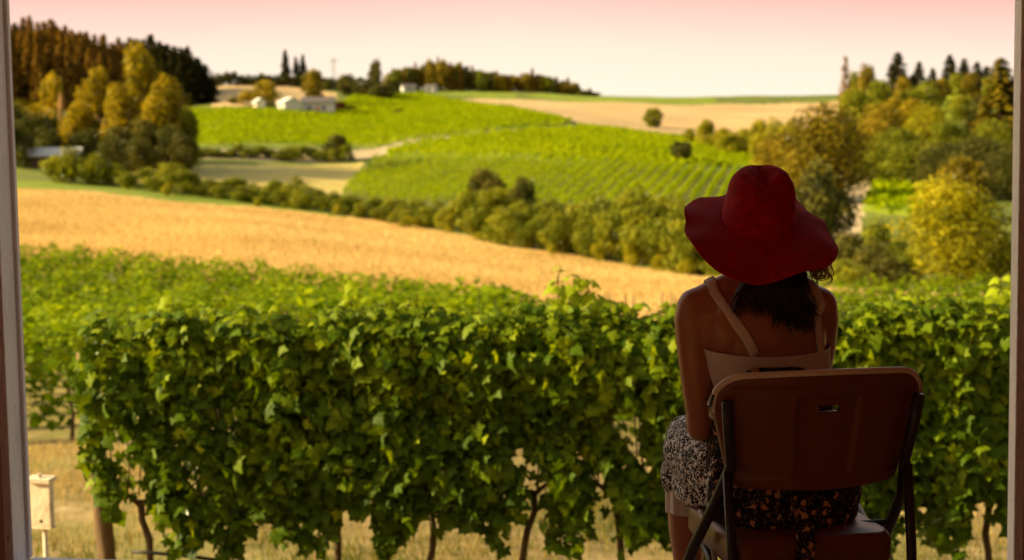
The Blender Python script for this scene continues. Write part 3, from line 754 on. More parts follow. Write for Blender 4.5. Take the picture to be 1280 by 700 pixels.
# crest hedge and conifers above the farmhouse
for i in range(20):
    px = 270+i*8.6
    T(px, 505, 90+i*.35+g_.uniform(-2,2), 15, 'bush','dark','shrub_tree','dark tree in the continuous hedge on the hill crest above the farmhouse','tree','hedge on the crest')
for px, top, w in ((360,61,17),(373,70,14),(382,67,15)):
    T(px, 512, top, w, 'conifer','con_dark','conifer_tree', {360:'tallest of the three dark conifers on the crest above the farmhouse',373:'middle of the three dark conifers on the crest above the farmhouse',382:'right of the three dark conifers on the crest above the farmhouse'}[px],'conifer')
for i,(px,top,w,r) in enumerate(((437,94,28,470),(458,95,32,465),(480,106,40,455),(472,74,20,485),(492,98,22,490),(413,100,16,500),(425,102,14,500))):
    T(px,r,top,w,'round' if i else 'round','dark','broadleaf_tree','dark rounded tree in the clump on the crest right of the farmhouse','tree','dark clump on the crest')
cresto = [(490,88),(515,86),(545,73),(575,80),(605,90),(640,94),(665,90),(700,99),(730,109),(760,115)]
x = 488
i = 0
while x < 745:
    top = float(np.interp(x, [q[0] for q in cresto], [q[1] for q in cresto])) + g_.uniform(-2, 6)
    con = i % 3 == 1
    T(x, 528+g_.uniform(-6,14), top-(5 if con else 1), 10 if con else g_.uniform(14,22), 'conifer' if con else 'round', 'con_brown' if con else g_.choice(['orange','orange','dark','shrub']), 'conifer_tree' if con else 'broadleaf_tree',
      'small brown conifer in the tree line on the far crest' if con else 'rounded tree in the tree line on the far crest', 'conifer' if con else 'tree', 'conifers of the far crest' if con else 'rounded trees of the far crest')
    x += g_.uniform(3.6, 6.2); i += 1
# right half of the far slope
T(818,405,136,28,'round','shrub','broadleaf_tree','lone olive tree at the lower edge of the tan field','tree')
T(852,298,174,28,'round','dark','broadleaf_tree','lone small dark tree in the middle green field left of the hat','tree')
for i,(px,top,w,r) in enumerate(((862,160,16,345),(882,150,26,340),(905,160,26,338),(930,160,30,335),(948,150,30,330),(970,147,34,325),(990,150,34,320),(915,166,40,330),(955,168,40,322))):
    T(px,r,top,w,'bush' if i%2 else 'round','willow','shrub_tree','yellow green bush in the line below the pale tan field','bush','bush line below the pale tan field')
T(1056,440,68,26,'thin','con_brown','conifer_tree','sparse see-through conifer standing apart left of the hilltop trees','conifer')
T(1082,420,84,28,'round','orange','broadleaf_tree','slim orange tree right of the sparse conifer','tree')
for i,(px,top,w) in enumerate(((1121,64,24),(1148,76,17),(1165,84,14),(1186,67,20),(1204,72,18),(1220,76,16),(1140,92,16),(1232,82,18))):
    T(px,500,top,w*1.35,'conifer','con_dark','conifer_tree', ['broad pointed dark conifer, tallest on the right hilltop','dark conifer on the right hilltop','dark conifer on the right hilltop','dark conifer on the right hilltop','dark conifer on the right hilltop','dark conifer on the right hilltop','dark conifer on the right hilltop','dark conifer on the right hilltop'][i],'conifer',None if i==0 else 'dark conifers of the right hilltop')
T(1250,365,70,58,'conifer','orange','conifer_tree','large orange brown conifer near the right frame','conifer')
T(1275,370,82,52,'conifer','orange','conifer_tree','orange brown conifer cut off by the right frame','conifer')
T(1225,380,118,44,'conifer','dark','conifer_tree','dark conifer left of the large orange brown one','conifer')
T(1028,232,131,132,'oak','orange','broadleaf_tree','great spreading oak with bronze crown above the red hat','tree', seed=5)
T(975,240,165,72,'oak','orange','broadleaf_tree','smaller bronze tree left of the great spreading oak','tree')
T(1018,150,196,92,'bush','dark','broadleaf_tree','dark green tree under the great oak, beside the hat brim','tree')
more = [(1100,130,74,310,'round','orange'),(1068,112,44,350,'round','shrub'),(1095,104,40,385,'round','shrub'),(1128,118,50,380,'round','yellow'),(1150,108,56,390,'round','shrub'),(1120,160,70,290,'round','shrub'),(1160,132,64,330,'round','willow'),(1185,150,60,300,'round','shrub'),(1140,176,70,270,'round','shrub'),(1090,178,60,275,'round','shrub'),(1178,178,80,265,'round','dark'),(1225,172,90,250,'round','dark'),(1262,180,80,240,'round','dark'),(1200,120,36,420,'round','shrub'),(1245,150,70,300,'round','shrub'),(1285,160,70,300,'round','orange')]
for i,(px,top,w,r,kd,mt) in enumerate(more):
    lb = {'orange':'bronze leaved tree in the mixed wood on the right slope','shrub':'olive green tree in the mixed wood on the right slope','yellow':'golden tree in the mixed wood on the right slope','willow':'yellow green tree in the middle of the mixed wood on the right slope','dark':'dark green tree at the lower edge of the mixed wood on the right slope'}[mt]
    T(px,r,top,w*1.08,'oak' if w >= 60 else kd,mt,'broadleaf_tree',lb,'tree',None if mt in ('yellow','willow') else {'orange':'bronze trees of the right wood','shrub':'olive trees of the right wood','dark':'dark trees of the right wood'}[mt])
for i,(px,top,w,r,mt) in enumerate(((1100,100,26,460,'shrub'),(1128,98,24,470,'orange'),(1158,100,26,480,'shrub'),(1176,98,22,480,'orange'),(1196,92,26,490,'shrub'),(1212,90,22,480,'orange'),(1240,96,30,460,'shrub'),(1085,120,36,400,'orange'),(1066,92,20,450,'shrub'),(1275,120,40,420,'orange'))):
    T(px,r,top,w,'round',mt,'broadleaf_tree','small rounded tree among the dark conifers of the right hilltop','tree','rounded trees of the right hilltop')
for i,(px,top,w,r,mt) in enumerate(((1310,150,90,300,'shrub'),(1350,170,90,280,'orange'),(1340,110,60,420,'shrub'),(1395,150,90,320,'dark'),(1400,110,70,420,'orange'),(1440,170,100,290,'shrub'),(1480,130,80,400,'shrub'),(1300,120,60,400,'shrub'),(1330,230,90,150,'dark'),(1420,240,100,160,'shrub'))):
    T(px,r,top,w,'oak',mt,'broadleaf_tree','tree of the mixed wood continuing beyond the right frame','tree','wood beyond the right frame')
T(1206,195,196,62,'round','orange','broadleaf_tree','small bronze tree directly behind the big round willow','tree')
T(1190,100,228,160,'willow','willow','willow_tree','big round yellow green willow in front of the right wood','tree', seed=3)
for i,(px,top,w,r) in enumerate(((1062,292,60,118),(1098,272,56,125),(1088,300,60,108),(1130,290,50,112),(1045,305,50,122),(1250,290,70,100),(1110,320,60,96),(1060,325,60,100))):
    T(px,r,top,w,'bush','dark' if i%2==0 else 'shrub','shrub','dark shrub in the thicket at the left foot of the big willow' if px<1200 else 'dark shrub right of the big willow beside the frame','shrub','thicket at the foot of the willow' if px<1200 else None)

# ------------------------------------------------------------------ buildings
def house(px, r, w, dpt, hw, hr, rz, name, label, wall, roof, windows=(), door=None, chimney=False, cat='house'):
    b = ground(px, r); o = thing(name, label, cat, (b.x, b.y, b.z), rz); mb = MB()
    x0, x1, y0, y1 = -w/2, w/2, -dpt/2, dpt/2
    mb.add([(x0,y0,-1),(x1,y0,-1),(x1,y1,-1),(x0,y1,-1),(x0,y0,hw),(x1,y0,hw),(x1,y1,hw),(x0,y1,hw),(x0,0,hw+hr),(x1,0,hw+hr)],
           [(0,1,5,4),(2,3,7,6),(1,2,6,9,5),(3,0,4,8,7),(0,3,2,1)])
    mb.build('wall', wall, o)
    ov = .45; rf = MB(); k = hr/(dpt/2)
    for s in (-1, 1):
        ya = s*(dpt/2+ov); za = hw-ov*k+.03
        rf.add([(x0-ov,ya,za),(x1+ov,ya,za),(x1+ov,0,hw+hr+.03),(x0-ov,0,hw+hr+.03),(x0-ov,ya,za+.15),(x1+ov,ya,za+.15),(x1+ov,0,hw+hr+.18),(x0-ov,0,hw+hr+.18)],
               [(0,1,2,3),(4,5,6,7),(0,1,5,4),(0,3,7,4),(1,2,6,5)])
    ro = rf.build('roof', roof, o)
    if chimney:
        c = MB(); c.box((.8,-.4,hw+hr-.4),(1.5,.3,hw+hr+1.0)); c.build('chimney', M['bark'], ro)
    for (wx, wz, ww, wh) in windows:
        f = MB(); f.box((wx-ww/2-.08,y0-.06,wz-.08),(wx+ww/2+.08,y0-.003,wz+wh+.08)); fo = f.build('window', M['siding'], o)
        q = MB(); q.box((wx-ww/2,y0-.08,wz),(wx+ww/2,y0-.062,wz+wh)); q.build('pane', M['glass_dark'], fo)
    if door is not None:
        q = MB(); q.box((door-.5,y0-.05,-.3),(door+.5,y0-.003,2.0)); q.build('door', M['dark_wood'], o)
    return o
house(400,398,8.6,6.5,2.9,1.5,R(4),'farmhouse','long white farmhouse with grey roof on the hill across the valley',M['siding'],M['roof_dark'],[(-2.2,.9,1.1,1.0),(1.6,.9,1.1,1.0)],door=0,chimney=True)
house(363,394,6.0,4.6,2.5,1.3,R(-62),'outbuilding','white gabled outbuilding with its bright end wall, left of the farmhouse',M['siding'],M['roof_pale'],[(0,1,1.0,1.0)])
house(326,398,2.6,2.6,2.0,.9,R(-60),'garden_shed','tiny white shed under the yellow tree left of the farmhouse',M['siding'],M['roof_pale'],door=0,cat='shed')
house(68,262,9,5,2.2,1.2,R(6),'shed','low shed with pale metal roof in the thicket at the left',M['bark'],M['roof_grey'],door=2,cat='shed')
house(512,512,4.6,4,1.7,.9,R(20),'cottage','small pale cottage under the crest trees, left of two',M['roof_grey'],M['roof_dark'],[(0,.6,.8,.8)])
house(541,515,3.6,4,1.7,.9,R(-20),'cottage','small pale cottage under the crest trees, right of two',M['roof_grey'],M['roof_dark'],[(0,.6,.8,.8)])
# lattice mast on the crest
b = ground(420, 505); hm = CAMZ+tan_e(420, 72)*505-b.z
o = thing('lattice_mast','faint thin lattice mast on the crest behind the farmhouse','mast',b); mb = MB()
for sx, sy in ((-.8,-.8),(.8,-.8),(.8,.8),(-.8,.8)): mb.tube([(sx,sy,-.3),(sx*.4,sy*.4,hm)], .05, 5)
for i in range(9):
    z0 = hm*i/9; z1 = hm*(i+1)/9; s0 = .8-.48*i/9; s1 = .8-.48*(i+1)/9
    mb.tube([(-s0,-s0,z0),(s1,-s1,z1)], .03, 4); mb.tube([(s0,s0,z0),(-s1,s1,z1)], .03, 4)
mb.build('tower', M['wire'], o)
mb = MB(); mb.box((-1.6,-.08,hm-1.2),(1.6,.08,hm-1.0)); mb.build('crossarm', M['wire'], o)

# ------------------------------------------------------------------ deer fence at the vineyard edge
fence = thing('wire_fence','thin wire fence with wooden posts between the vineyard and the gold field','fence',ground(770,62))
fo = fence.location; pp = []
for px in (690,722,758,790,826,838,868,905):
    q = ground(px, 61 if px != 838 else 60)
    mb = MB(); mb.tube([q-fo-Vector((0,0,.2)), q-fo+Vector((.03,0,2.25 if px in (838,826) else 2.05))], .035, 7)
    mb.build('post', M['post'], fence, smooth=True); pp.append(q-fo)
for hgt in (1.0, 1.35, 1.7, 1.95):
    mb = MB(); mb.tube([q+Vector((0,-.04,hgt)) for q in pp], .006, 5); mb.build('wire', M['wire'], fence)

# ------------------------------------------------------------------ bird box on a pole
bb = at(53, 628, 8.0); gz = float(tz(bb.x, 8.0))
o = thing('bird_box','slim cream coloured bird box on a thin pole by the left frame','bird box',(bb.x, 8.0, gz), R(-14))
hb = bb.z-gz
mb = MB(); mb.box((-.062,-.022,hb-.135),(.062,.022,hb+.12)); mb.build('box', M['box_white'], o, bevel=.004)
Mt = Matrix.Translation((0,0,hb+.12)) @ Matrix.Rotation(R(6),4,'X')
mb = MB(); mb.box((-.074,-.045,.002),(.078,.03,.030), Mt); mb.build('lid', M['box_white'], o, bevel=.003)
mb = MB(); mb.box((-.066,-.028,hb-.15),(.066,.028,hb-.137)); mb.build('base_board', M['box_white'], o, bevel=.002)
mb = MB(); mb.tube([(0,-.0222,hb-.105),(0,-.0235,hb-.105)], .010, 16); props(mb.build('entrance_hole', M['hose'], o), 'small dark round hole low on the front board')
mb = MB(); mb.tube([(.008,.0,-.1),(.008,.0,hb-.151)], .013, 10); mb.build('pole', M['box_white'], o, smooth=True)
mb = MB(); mb.tube([(0,-.02,hb+.15),(0,-.02,hb+.172)], .012, 8); mb.build('hook', M['box_white'], o)

# ------------------------------------------------------------------ dry grass between the rows
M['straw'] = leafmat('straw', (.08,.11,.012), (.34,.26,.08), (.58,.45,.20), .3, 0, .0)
def grass(name, n, y0, y1, hmin, hmax, wid, seed, label):
    g = np.random.default_rng(seed)
    y = g.uniform(y0, y1, n); x = g.uniform(-1, 1, n)*(y*.42+1); keep = (np.sin(x*1.7+3)*np.sin(y*1.3)+.6*np.sin(x*4.1+y*3) + g.normal(size=n)*.6) > -.35
    x = x[keep]; y = y[keep]; m = len(x); z = tz(x, y)
    h = g.uniform(hmin, hmax, m)*(.6+.4*np.sin(x*2+1)*np.sin(y*1.1)); h = np.abs(h)+.02
    a = g.uniform(0, 6.28, m); ln = g.uniform(.05, .8, m)*h
    bx = np.cos(a)*wid; by = np.sin(a)*wid; a2 = g.uniform(0, 6.28, m)
    P = np.stack([np.stack([x-bx, y-by, z-.01], 1), np.stack([x+bx, y+by, z-.01], 1), np.stack([x+np.cos(a2)*ln, y+np.sin(a2)*ln, z+h], 1)], 1).reshape(-1, 3)
    Fa = np.arange(3*m).reshape(-1, 3)
    ti = np.clip(.58+.3*np.sin(x*.9+1)*np.sin(y*.8)+g.normal(size=m)*.2 - .55*np.clip((13.5-y)/3, 0, 1), 0, 1)  # greener tufts near the front vines, the shade there put into the tint
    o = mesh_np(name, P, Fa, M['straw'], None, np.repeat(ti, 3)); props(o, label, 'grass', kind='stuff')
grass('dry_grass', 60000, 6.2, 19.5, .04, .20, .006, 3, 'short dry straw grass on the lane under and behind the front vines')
M['gold_blade'] = leafmat('gold_blade', (.46,.33,.13), (.58,.44,.185), (.68,.55,.27), .3, 0, .0)
def field_grass(n, seed):
    g = np.random.default_rng(seed)
    a = g.uniform(azim(-60), azim(1150), n); lo = vine_edge(a)+1; hi = creek(a)*np.interp(a, [azim(0), azim(200), azim(420)], [.905, .925, .97])
    r = np.exp(np.log(lo)+(np.log(hi)-np.log(lo))*g.uniform(0, 1, n)); ok = hi > lo+4; a = a[ok]; r = r[ok]; m = len(a)
    x = np.sin(a)*r; y = np.cos(a)*r; z = tz(x, y); w_ = g.uniform(.02, .05, m)*(1+r/90); h = g.uniform(.08, .30, m); b = g.uniform(0, 6.28, m); l2 = h*g.uniform(0, .6, m); b2 = g.uniform(0, 6.28, m)
    P = np.stack([np.stack([x-np.cos(b)*w_, y-np.sin(b)*w_, z-.02], 1), np.stack([x+np.cos(b)*w_, y+np.sin(b)*w_, z-.02], 1), np.stack([x+np.cos(b2)*l2, y+np.sin(b2)*l2, z+h], 1)], 1).reshape(-1, 3)
    ti = np.clip(.5-.25*np.clip((azim(200)-a)/.15, 0, 1)+.22*np.sin(x*.11+y*.05)*np.sin(y*.21-x*.03)+g.normal(size=m)*.10, 0, 1)
    o = mesh_np('tall_dry_grass', P, np.arange(3*m).reshape(-1, 3), M['gold_blade'], None, np.repeat(ti, 3)); props(o, 'standing golden dry grass covering the field between vineyard and creek', 'grass', kind='stuff')
field_grass(150000, 12)
# ------------------------------------------------------------------ white folding chair, the shade on it put into its brown colour
def plastic(name, c0, c1):
    return surf(name, [(.3, c0), (.7, c1)], 30, rough=.33, bump=.10, bscale=420, spec=.5, extra=(7,(.12,.038,.02),.60,.85))
M['chair'] = plastic('shade_tinted_plastic', (.165,.048,.024), (.20,.060,.030))  # white plastic in shade: the darkness is put into this brown
M['frame'] = surf('dark_steel', [(.3,(.02,.018,.018)), (.7,(.035,.03,.03))], 20, rough=.35, spec=.5)
M['bright'] = surf('bright_steel', [(.3,(.35,.33,.32)), (.7,(.5,.48,.46))], 20, rough=.3, spec=.8)
CH = Vector((.678, 3.45, 0)); CYAW = R(9)
chair = thing('folding_chair', 'moulded plastic folding chair, its shade and top highlight put into the colour, under the seated woman', 'chair', CH, CYAW)
def outline_pts(n, hw_b, hw_t, h, rb, rt, arch, sag):
    """closed outline of the back panel in (x, z), rounded corners"""
    pts = []
    def corner(cx, cz, r, a0, a1, m):
        for i in range(m): a = R(a0+(a1-a0)*i/(m-1)); pts.append((cx+math.cos(a)*r, cz+math.sin(a)*r))
    corner(hw_t-rt, h-rt, rt, -5, 88, 14); corner(-hw_t+rt, h-rt, rt, 92, 185, 14)
    corner(-hw_b+rb, rb, rb, 175, 272, 12); corner(hw_b-rb, rb, rb, 268, 365, 12)
    P = np.array(pts+[pts[0]]); s = np.r_[0, np.cumsum(np.hypot(*np.diff(P, axis=0).T))]
    q = np.linspace(0, s[-1], n, endpoint=False)
    X = np.interp(q, s, P[:, 0]); Z = np.interp(q, s, P[:, 1])
    t = Z/h; w = 1-(X/hw_t)**2
    return X, Z + arch*t*w - sag*(1-t)*w
def panel(name, n, args, fdepth, thick, rings=46):
    X, Z = outline_pts(n, *args); cx, cz = 0, Z.mean(); rows_b = []; rows_f = []
    ss = 1-np.linspace(0, .985, rings)**1.0
    for s in ss:
        x = cx+(X-cx)*s; z = cz+(Z-cz)*s; e = 1-s
        d = fdepth(x, z, e)
        rnd = min(thick, .03)*.5*(1-math.sqrt(max(0, 1-(1-min(e/.035, 1))**2)))
        rows_b.append([Vector((a, b+rnd, c)) for a, b, c in zip(x, d, z)])
        rows_f.append([Vector((a, b+thick-rnd, c)) for a, b, c in zip(x, d, z)])
    mb = MB(); mb.rings(list(reversed(rows_b)) + rows_f); return mb
def sm(a, b, x): t = np.clip((x-a)/(b-a), 0, 1); return t*t*(3-2*t)
def back_depth(x, z, e):
    d = .055*(x/.22)**2 - .070*(z/.27) - .012*sm(.0, .05, .0*x+e)*0
    rim = -.007*sm(.06, .0, .0*x+e) if False else 0
    rec = sm(.075, .066, np.abs(x-.004+.0*z)-.012*(z/.27-.5)) * sm(.220, .211, z) * sm(-.01, .05, z)
    rec2 = sm(.225, .2, np.abs(x)*1.0)*sm(.012, .03, z)*sm(.245, .233, z)
    return d + .010*rec + .004*rec2
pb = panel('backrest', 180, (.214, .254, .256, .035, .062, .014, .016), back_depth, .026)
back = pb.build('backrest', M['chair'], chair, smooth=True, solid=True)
back.location = (0, -.205, .548)
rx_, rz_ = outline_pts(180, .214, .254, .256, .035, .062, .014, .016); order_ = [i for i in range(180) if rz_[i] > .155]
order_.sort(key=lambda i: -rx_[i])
mb = MB(); mb.tube([(rx_[i]*1.0, float(back_depth(rx_[i], rz_[i], 0))+.011, rz_[i]+.001) for i in order_], .0095, 8)  # added tube: light along the top edge, put into a pale colour
rim = mb.build('rim_highlight', surf('highlight_colour', [(.3,(.74,.66,.58)),(.7,(.82,.74,.66))], 20, rough=.35, spec=.5), chair, smooth=True); rim.location = back.location; rim['label'] = 'added pale tube for the light along the top edge of the backrest'
# hand slot cut through the panel
ct = MB(); sl = []
for k in range(24):
    a = 2*math.pi*k/24; sl.append((.024*(1 if math.cos(a) > 0 else -1)+.0085*math.cos(a), .0085*math.sin(a)))
ct.rings([[Vector((x+.006, -.2, z+.184)) for x, z in sl], [Vector((x+.006, .2, z+.184)) for x, z in sl]])
cut = ct.build('slot_cutter', None, solid=True); cut.location = back.location; cut.parent = chair
bm_ = back.modifiers.new('slot', 'BOOLEAN'); bm_.object = cut; bm_.operation = 'DIFFERENCE'; bm_.solver = 'EXACT'
bpy.context.view_layer.update(); bake(back); bpy.data.objects.remove(cut)
back.data.polygons.foreach_set('use_smooth', [True]*len(back.data.polygons))
ps_ = panel('seat', 140, (.195, .196, .43, .05, .04, .0, .0), lambda x, z, e: .012*(1-(x/.2)**2)*sm(0, .3, e+0*x)-.0*z, .078, rings=24)
seat = ps_.build('seat', M['chair'], chair, smooth=True, solid=True)
seat.rotation_euler = (R(90), 0, 0); seat.location = (-.018, .205, .352); seat.rotation_euler = (R(90), 0, 0)
def side_tube(s, pts, r, name='leg', mat='frame'):
    mb = MB(); mb.tube([(s*x, y, z) for x, y, z in pts], r, 10); return mb.build(name, M[mat], chair, smooth=True)
for s in (-1, 1):
    f = side_tube(s, [(.231,-.222,.755),(.226,-.212,.70),(.212,-.190,.60),(.232,-.13,.50),(.248,.0,.36),(.260,.13,.19),(.270,.262,.012)], .0135)
    fo_ = MB(); fo_.tube([(s*.270,.253,.024),(s*.270,.266,.0)], .018, 10); fo_.build('rubber_foot', M['hose'], f)
    q = side_tube(s, [(.186,.14,.35),(.186,.05,.31),(.187,-.08,.24),(.188,-.27,.012)], .0125)
    fo_ = MB(); fo_.tube([(s*.188,-.262,.022),(s*.188,-.274,.0)], .017, 10); fo_.build('rubber_foot', M['hose'], q)
    side_tube(s, [(.220,-.185,.585),(.218,-.215,.40),(.212,-.240,.20),(.200,-.262,.10)], .012, 'rear_strut')
    side_tube(s, [(.214,-.1,.30),(.206,-.02,.375),(.205,.08,.43)], .007, 'side_link', 'bright')
mb = MB(); mb.tube([(-.22,.2,.09),(.22,.2,.09)], .009, 8); mb.build('cross_bar', M['frame'], chair, smooth=True)
mb = MB(); mb.tube([(-.188,-.22,.075),(.188,-.22,.075)], .009, 8); mb.build('cross_bar', M['frame'], chair, smooth=True)
mb = MB(); mb.tube([(-.2,-.11,.425),(.2,-.11,.425)], .009, 8); mb.build('seat_rail', M['frame'], chair, smooth=True)

# ------------------------------------------------------------------ seated woman, seen from behind
def skinmat():
    m, nt, out = newmat('skin'); l = nt.links.new
    tc = nt.nodes.new('ShaderNodeTexCoord'); n = nt.nodes.new('ShaderNodeTexNoise'); n.inputs['Scale'].default_value = 9; n.inputs['Detail'].default_value = 8
    l(tc.outputs['Object'], n.inputs['Vector'])
    r = ramp_node(nt, [(.3,(.42,.165,.085)), (.55,(.50,.215,.115)), (.75,(.44,.17,.09))]); l(n.outputs[0], r.inputs[0])
    b = nt.nodes.new('ShaderNodeBsdfPrincipled'); b.inputs['Roughness'].default_value = .36
    b.inputs['Subsurface Weight'].default_value = .12; b.inputs['Subsurface Radius'].default_value = (.012,.005,.003)
    b.inputs['Specular IOR Level'].default_value = .6
    n2 = nt.nodes.new('ShaderNodeTexNoise'); n2.inputs['Scale'].default_value = 300; l(tc.outputs['Object'], n2.inputs['Vector'])
    bp = nt.nodes.new('ShaderNodeBump'); bp.inputs['Strength'].default_value = .08; bp.inputs['Distance'].default_value = .001
    l(n2.outputs[0], bp.inputs['Height']); l(bp.outputs[0], b.inputs['Normal'])
    l(r.outputs[0], b.inputs['Base Color']); l(b.outputs[0], out.inputs[0]); return m
M['skin'] = skinmat()
M['felt'] = None
PC = Vector((.60, 3.47, 0))
person = thing('person', 'seated woman in a red sun hat and white strap top, seen from behind', 'person', PC)
def ring(c, rx, ry, rz_ang=0, tilt=0, n=28, pw=2.3, back=0.0):
    """superellipse cross-section at c (local to person); rz_ang turns it, tilt leans it about x; back flattens the rear"""
    out = []
    Mr = Matrix.Rotation(rz_ang, 3, 'Z') @ Matrix.Rotation(tilt, 3, 'X')
    for k in range(n):
        a = 2*math.pi*k/n; ca, sa = math.cos(a), math.sin(a)
        x = math.copysign(abs(ca)**(2/pw), ca)*rx; y = math.copysign(abs(sa)**(2/pw), sa)*ry
        if y < 0: y *= (1-back)
        out.append(Vector(c) + Mr @ Vector((x, y, 0)))
    return out
TW = R(3)
torso = [((.055,.00,.42),.120,.095),((.055,.00,.46),.165,.115),((.053,.00,.52),.175,.120),((.048,-.005,.60),.158,.108),((.040,-.012,.68),.132,.092),
         ((.032,-.012,.75),.132,.092),((.022,-.008,.82),.146,.100),((.012,-.004,.88),.155,.104),((.002,.0,.93),.160,.100),((-.004,.004,.960),.140,.080),((-.005,.008,.985),.105,.064),((-.004,.012,1.01),.070,.052)]
def limb(mb, pts, rad, seg=18):
    mb.tube(pts, rad, seg)
    for q, r in ((pts[0], rad[0]), (pts[-1], rad[-1])): mb.ell(q, (r*.99, r*.99, r*.99), 16, 12)
def body_mb():
    mb = MB()
    mb.rings([ring(c, rx, ry, TW, 0, back=.06) for c, rx, ry in torso])
    # neck and head, tilted back a little
    mb.tube([(-.002,.012,.97),(.0,.010,1.02),(.002,.016,1.07),(.003,.026,1.11)], [.062,.050,.047,.050], 20)
    mb.ell((.003,.034,1.146), (.074,.090,.099), 26, 18)
    mb.ell((.003,.062,1.122), (.055,.055,.055), 18, 12)
    mb.tube([(.003,.115,1.165),(.003,.134,1.140),(.003,.118,1.130)], [.008,.013,.010], 10)         # nose
    mb.tube([(-.018,.112,1.103),(.003,.122,1.102),(.024,.112,1.103)], [.006,.009,.006], 8)          # lips
    for s in (-1, 1): mb.ell((.003+s*.076,.025,1.150), (.010,.018,.030), 10, 8)                     # ears
    # shoulders, shoulder blades, arms
    for s in (-1, 1):
        limb(mb, [(s*.035,.008,1.005),(s*.09,.003,.978),(s*.146,.0,.945)], [.036,.040,.047])
        mb.ell((s*.078-.002,-.072,.895), (.042,.026,.062), 14, 10); mb.ell((s*.030,-.084,.84), (.020,.016,.09), 12, 10)
    limb(mb, [(-.150,.0,.944),(-.158,.0,.910),(-.156,-.002,.84),(-.150,.002,.76),(-.140,.012,.68),(-.138,.020,.640)], [.048,.0465,.042,.038,.035,.034])
    limb(mb, [(-.138,.020,.645),(-.118,.075,.632),(-.078,.150,.632),(-.035,.215,.637)], [.034,.036,.029,.021])
    limb(mb, [(.150,.0,.944),(.160,.02,.910),(.168,.06,.84),(.168,.10,.76),(.160,.135,.70)], [.047,.045,.040,.036,.034])
    limb(mb, [(.160,.135,.70),(.135,.19,.675),(.085,.25,.650),(.040,.285,.642)], [.034,.034,.027,.020])
    # legs
    limb(mb, [(-.045,.03,.525),(-.085,.16,.535),(-.115,.30,.540),(-.125,.41,.535)], [.092,.086,.070,.058])
    limb(mb, [(-.125,.41,.535),(-.130,.425,.42),(-.125,.41,.28),(-.118,.40,.12),(-.115,.40,.07)], [.056,.052,.050,.034,.030])
    limb(mb, [(.125,.03,.525),(.115,.16,.535),(.085,.30,.540),(.065,.42,.535)], [.092,.086,.070,.058])
    limb(mb, [(.065,.42,.535),(.07,.44,.42),(.075,.42,.28),(.08,.41,.12),(.08,.41,.07)], [.056,.052,.050,.034,.030])
    for fx in (-.115, .08):
        mb.tube([(fx,.375,.045),(fx,.42,.05),(fx-.005,.49,.035),(fx-.01,.55,.025),(fx-.01,.585,.022)], [.030,.037,.034,.028,.018], 14)
    # hands resting one over the other: palm, four bent fingers, thumb from the side
    for s, w0, dr, zz in ((-1, Vector((-.035,.215,.637)), Vector((.75,.66,0)), 0), (1, Vector((.040,.285,.642)), Vector((-.80,.60,.0)), .012)):
        dr = dr.normalized(); sd = Vector((-dr.y, dr.x, 0))*s; up = Vector((0,0,1))
        w0 = w0+up*zz
        mb.tube([w0, w0+dr*.035, w0+dr*.075], [.021,.027,.026], 12)
        for q in (-1, 1): mb.tube([w0+dr*.02+sd*q*.008, w0+dr*.085+sd*q*.022], [.018,.014], 8)
        for i, (o_, ln) in enumerate(((-.030,.062),(-.010,.072),(.010,.068),(.030,.054))):
            a = w0+dr*.078+sd*o_; b = a+dr*ln*.45-up*.004; c = b+dr*ln*.32-up*.014; e = c+dr*ln*.2-up*.018
            mb.tube([a-dr*.01, b, c, e], [.0105,.0095,.0088,.0075], 8)
        a = w0+dr*.028-sd*.024; mb.tube([a, a+dr*.028-sd*.020-up*.004, a+dr*.055-sd*.026-up*.010], [.013,.0115,.009], 8)
    return mb
body = body_mb().build('body', M['skin'], person, smooth=True)
rm = body.modifiers.new('r', 'REMESH'); rm.mode = 'VOXEL'; rm.voxel_size = .0055; rm.use_smooth_shade = True
smo = body.modifiers.new('s', 'SMOOTH'); smo.factor = .5; smo.iterations = 6
bpy.context.view_layer.update(); bake(body)
body.data.polygons.foreach_set('use_smooth', [True]*len(body.data.polygons))
M['eye'] = surf('eye_white', [(.3,(.7,.68,.65)),(.7,(.8,.78,.75))], 5, rough=.2)
for s in (-1, 1):
    mb = MB(); mb.ell((.003+s*.031,.106,1.168), (.013,.011,.009), 12, 8); e_ = mb.build('eye', M['eye'], person, smooth=True)
    mb = MB(); mb.ell((.003+s*.031,.115,1.168), (.005,.003,.005), 10, 6); mb.build('iris', M['bark'], e_, smooth=True)

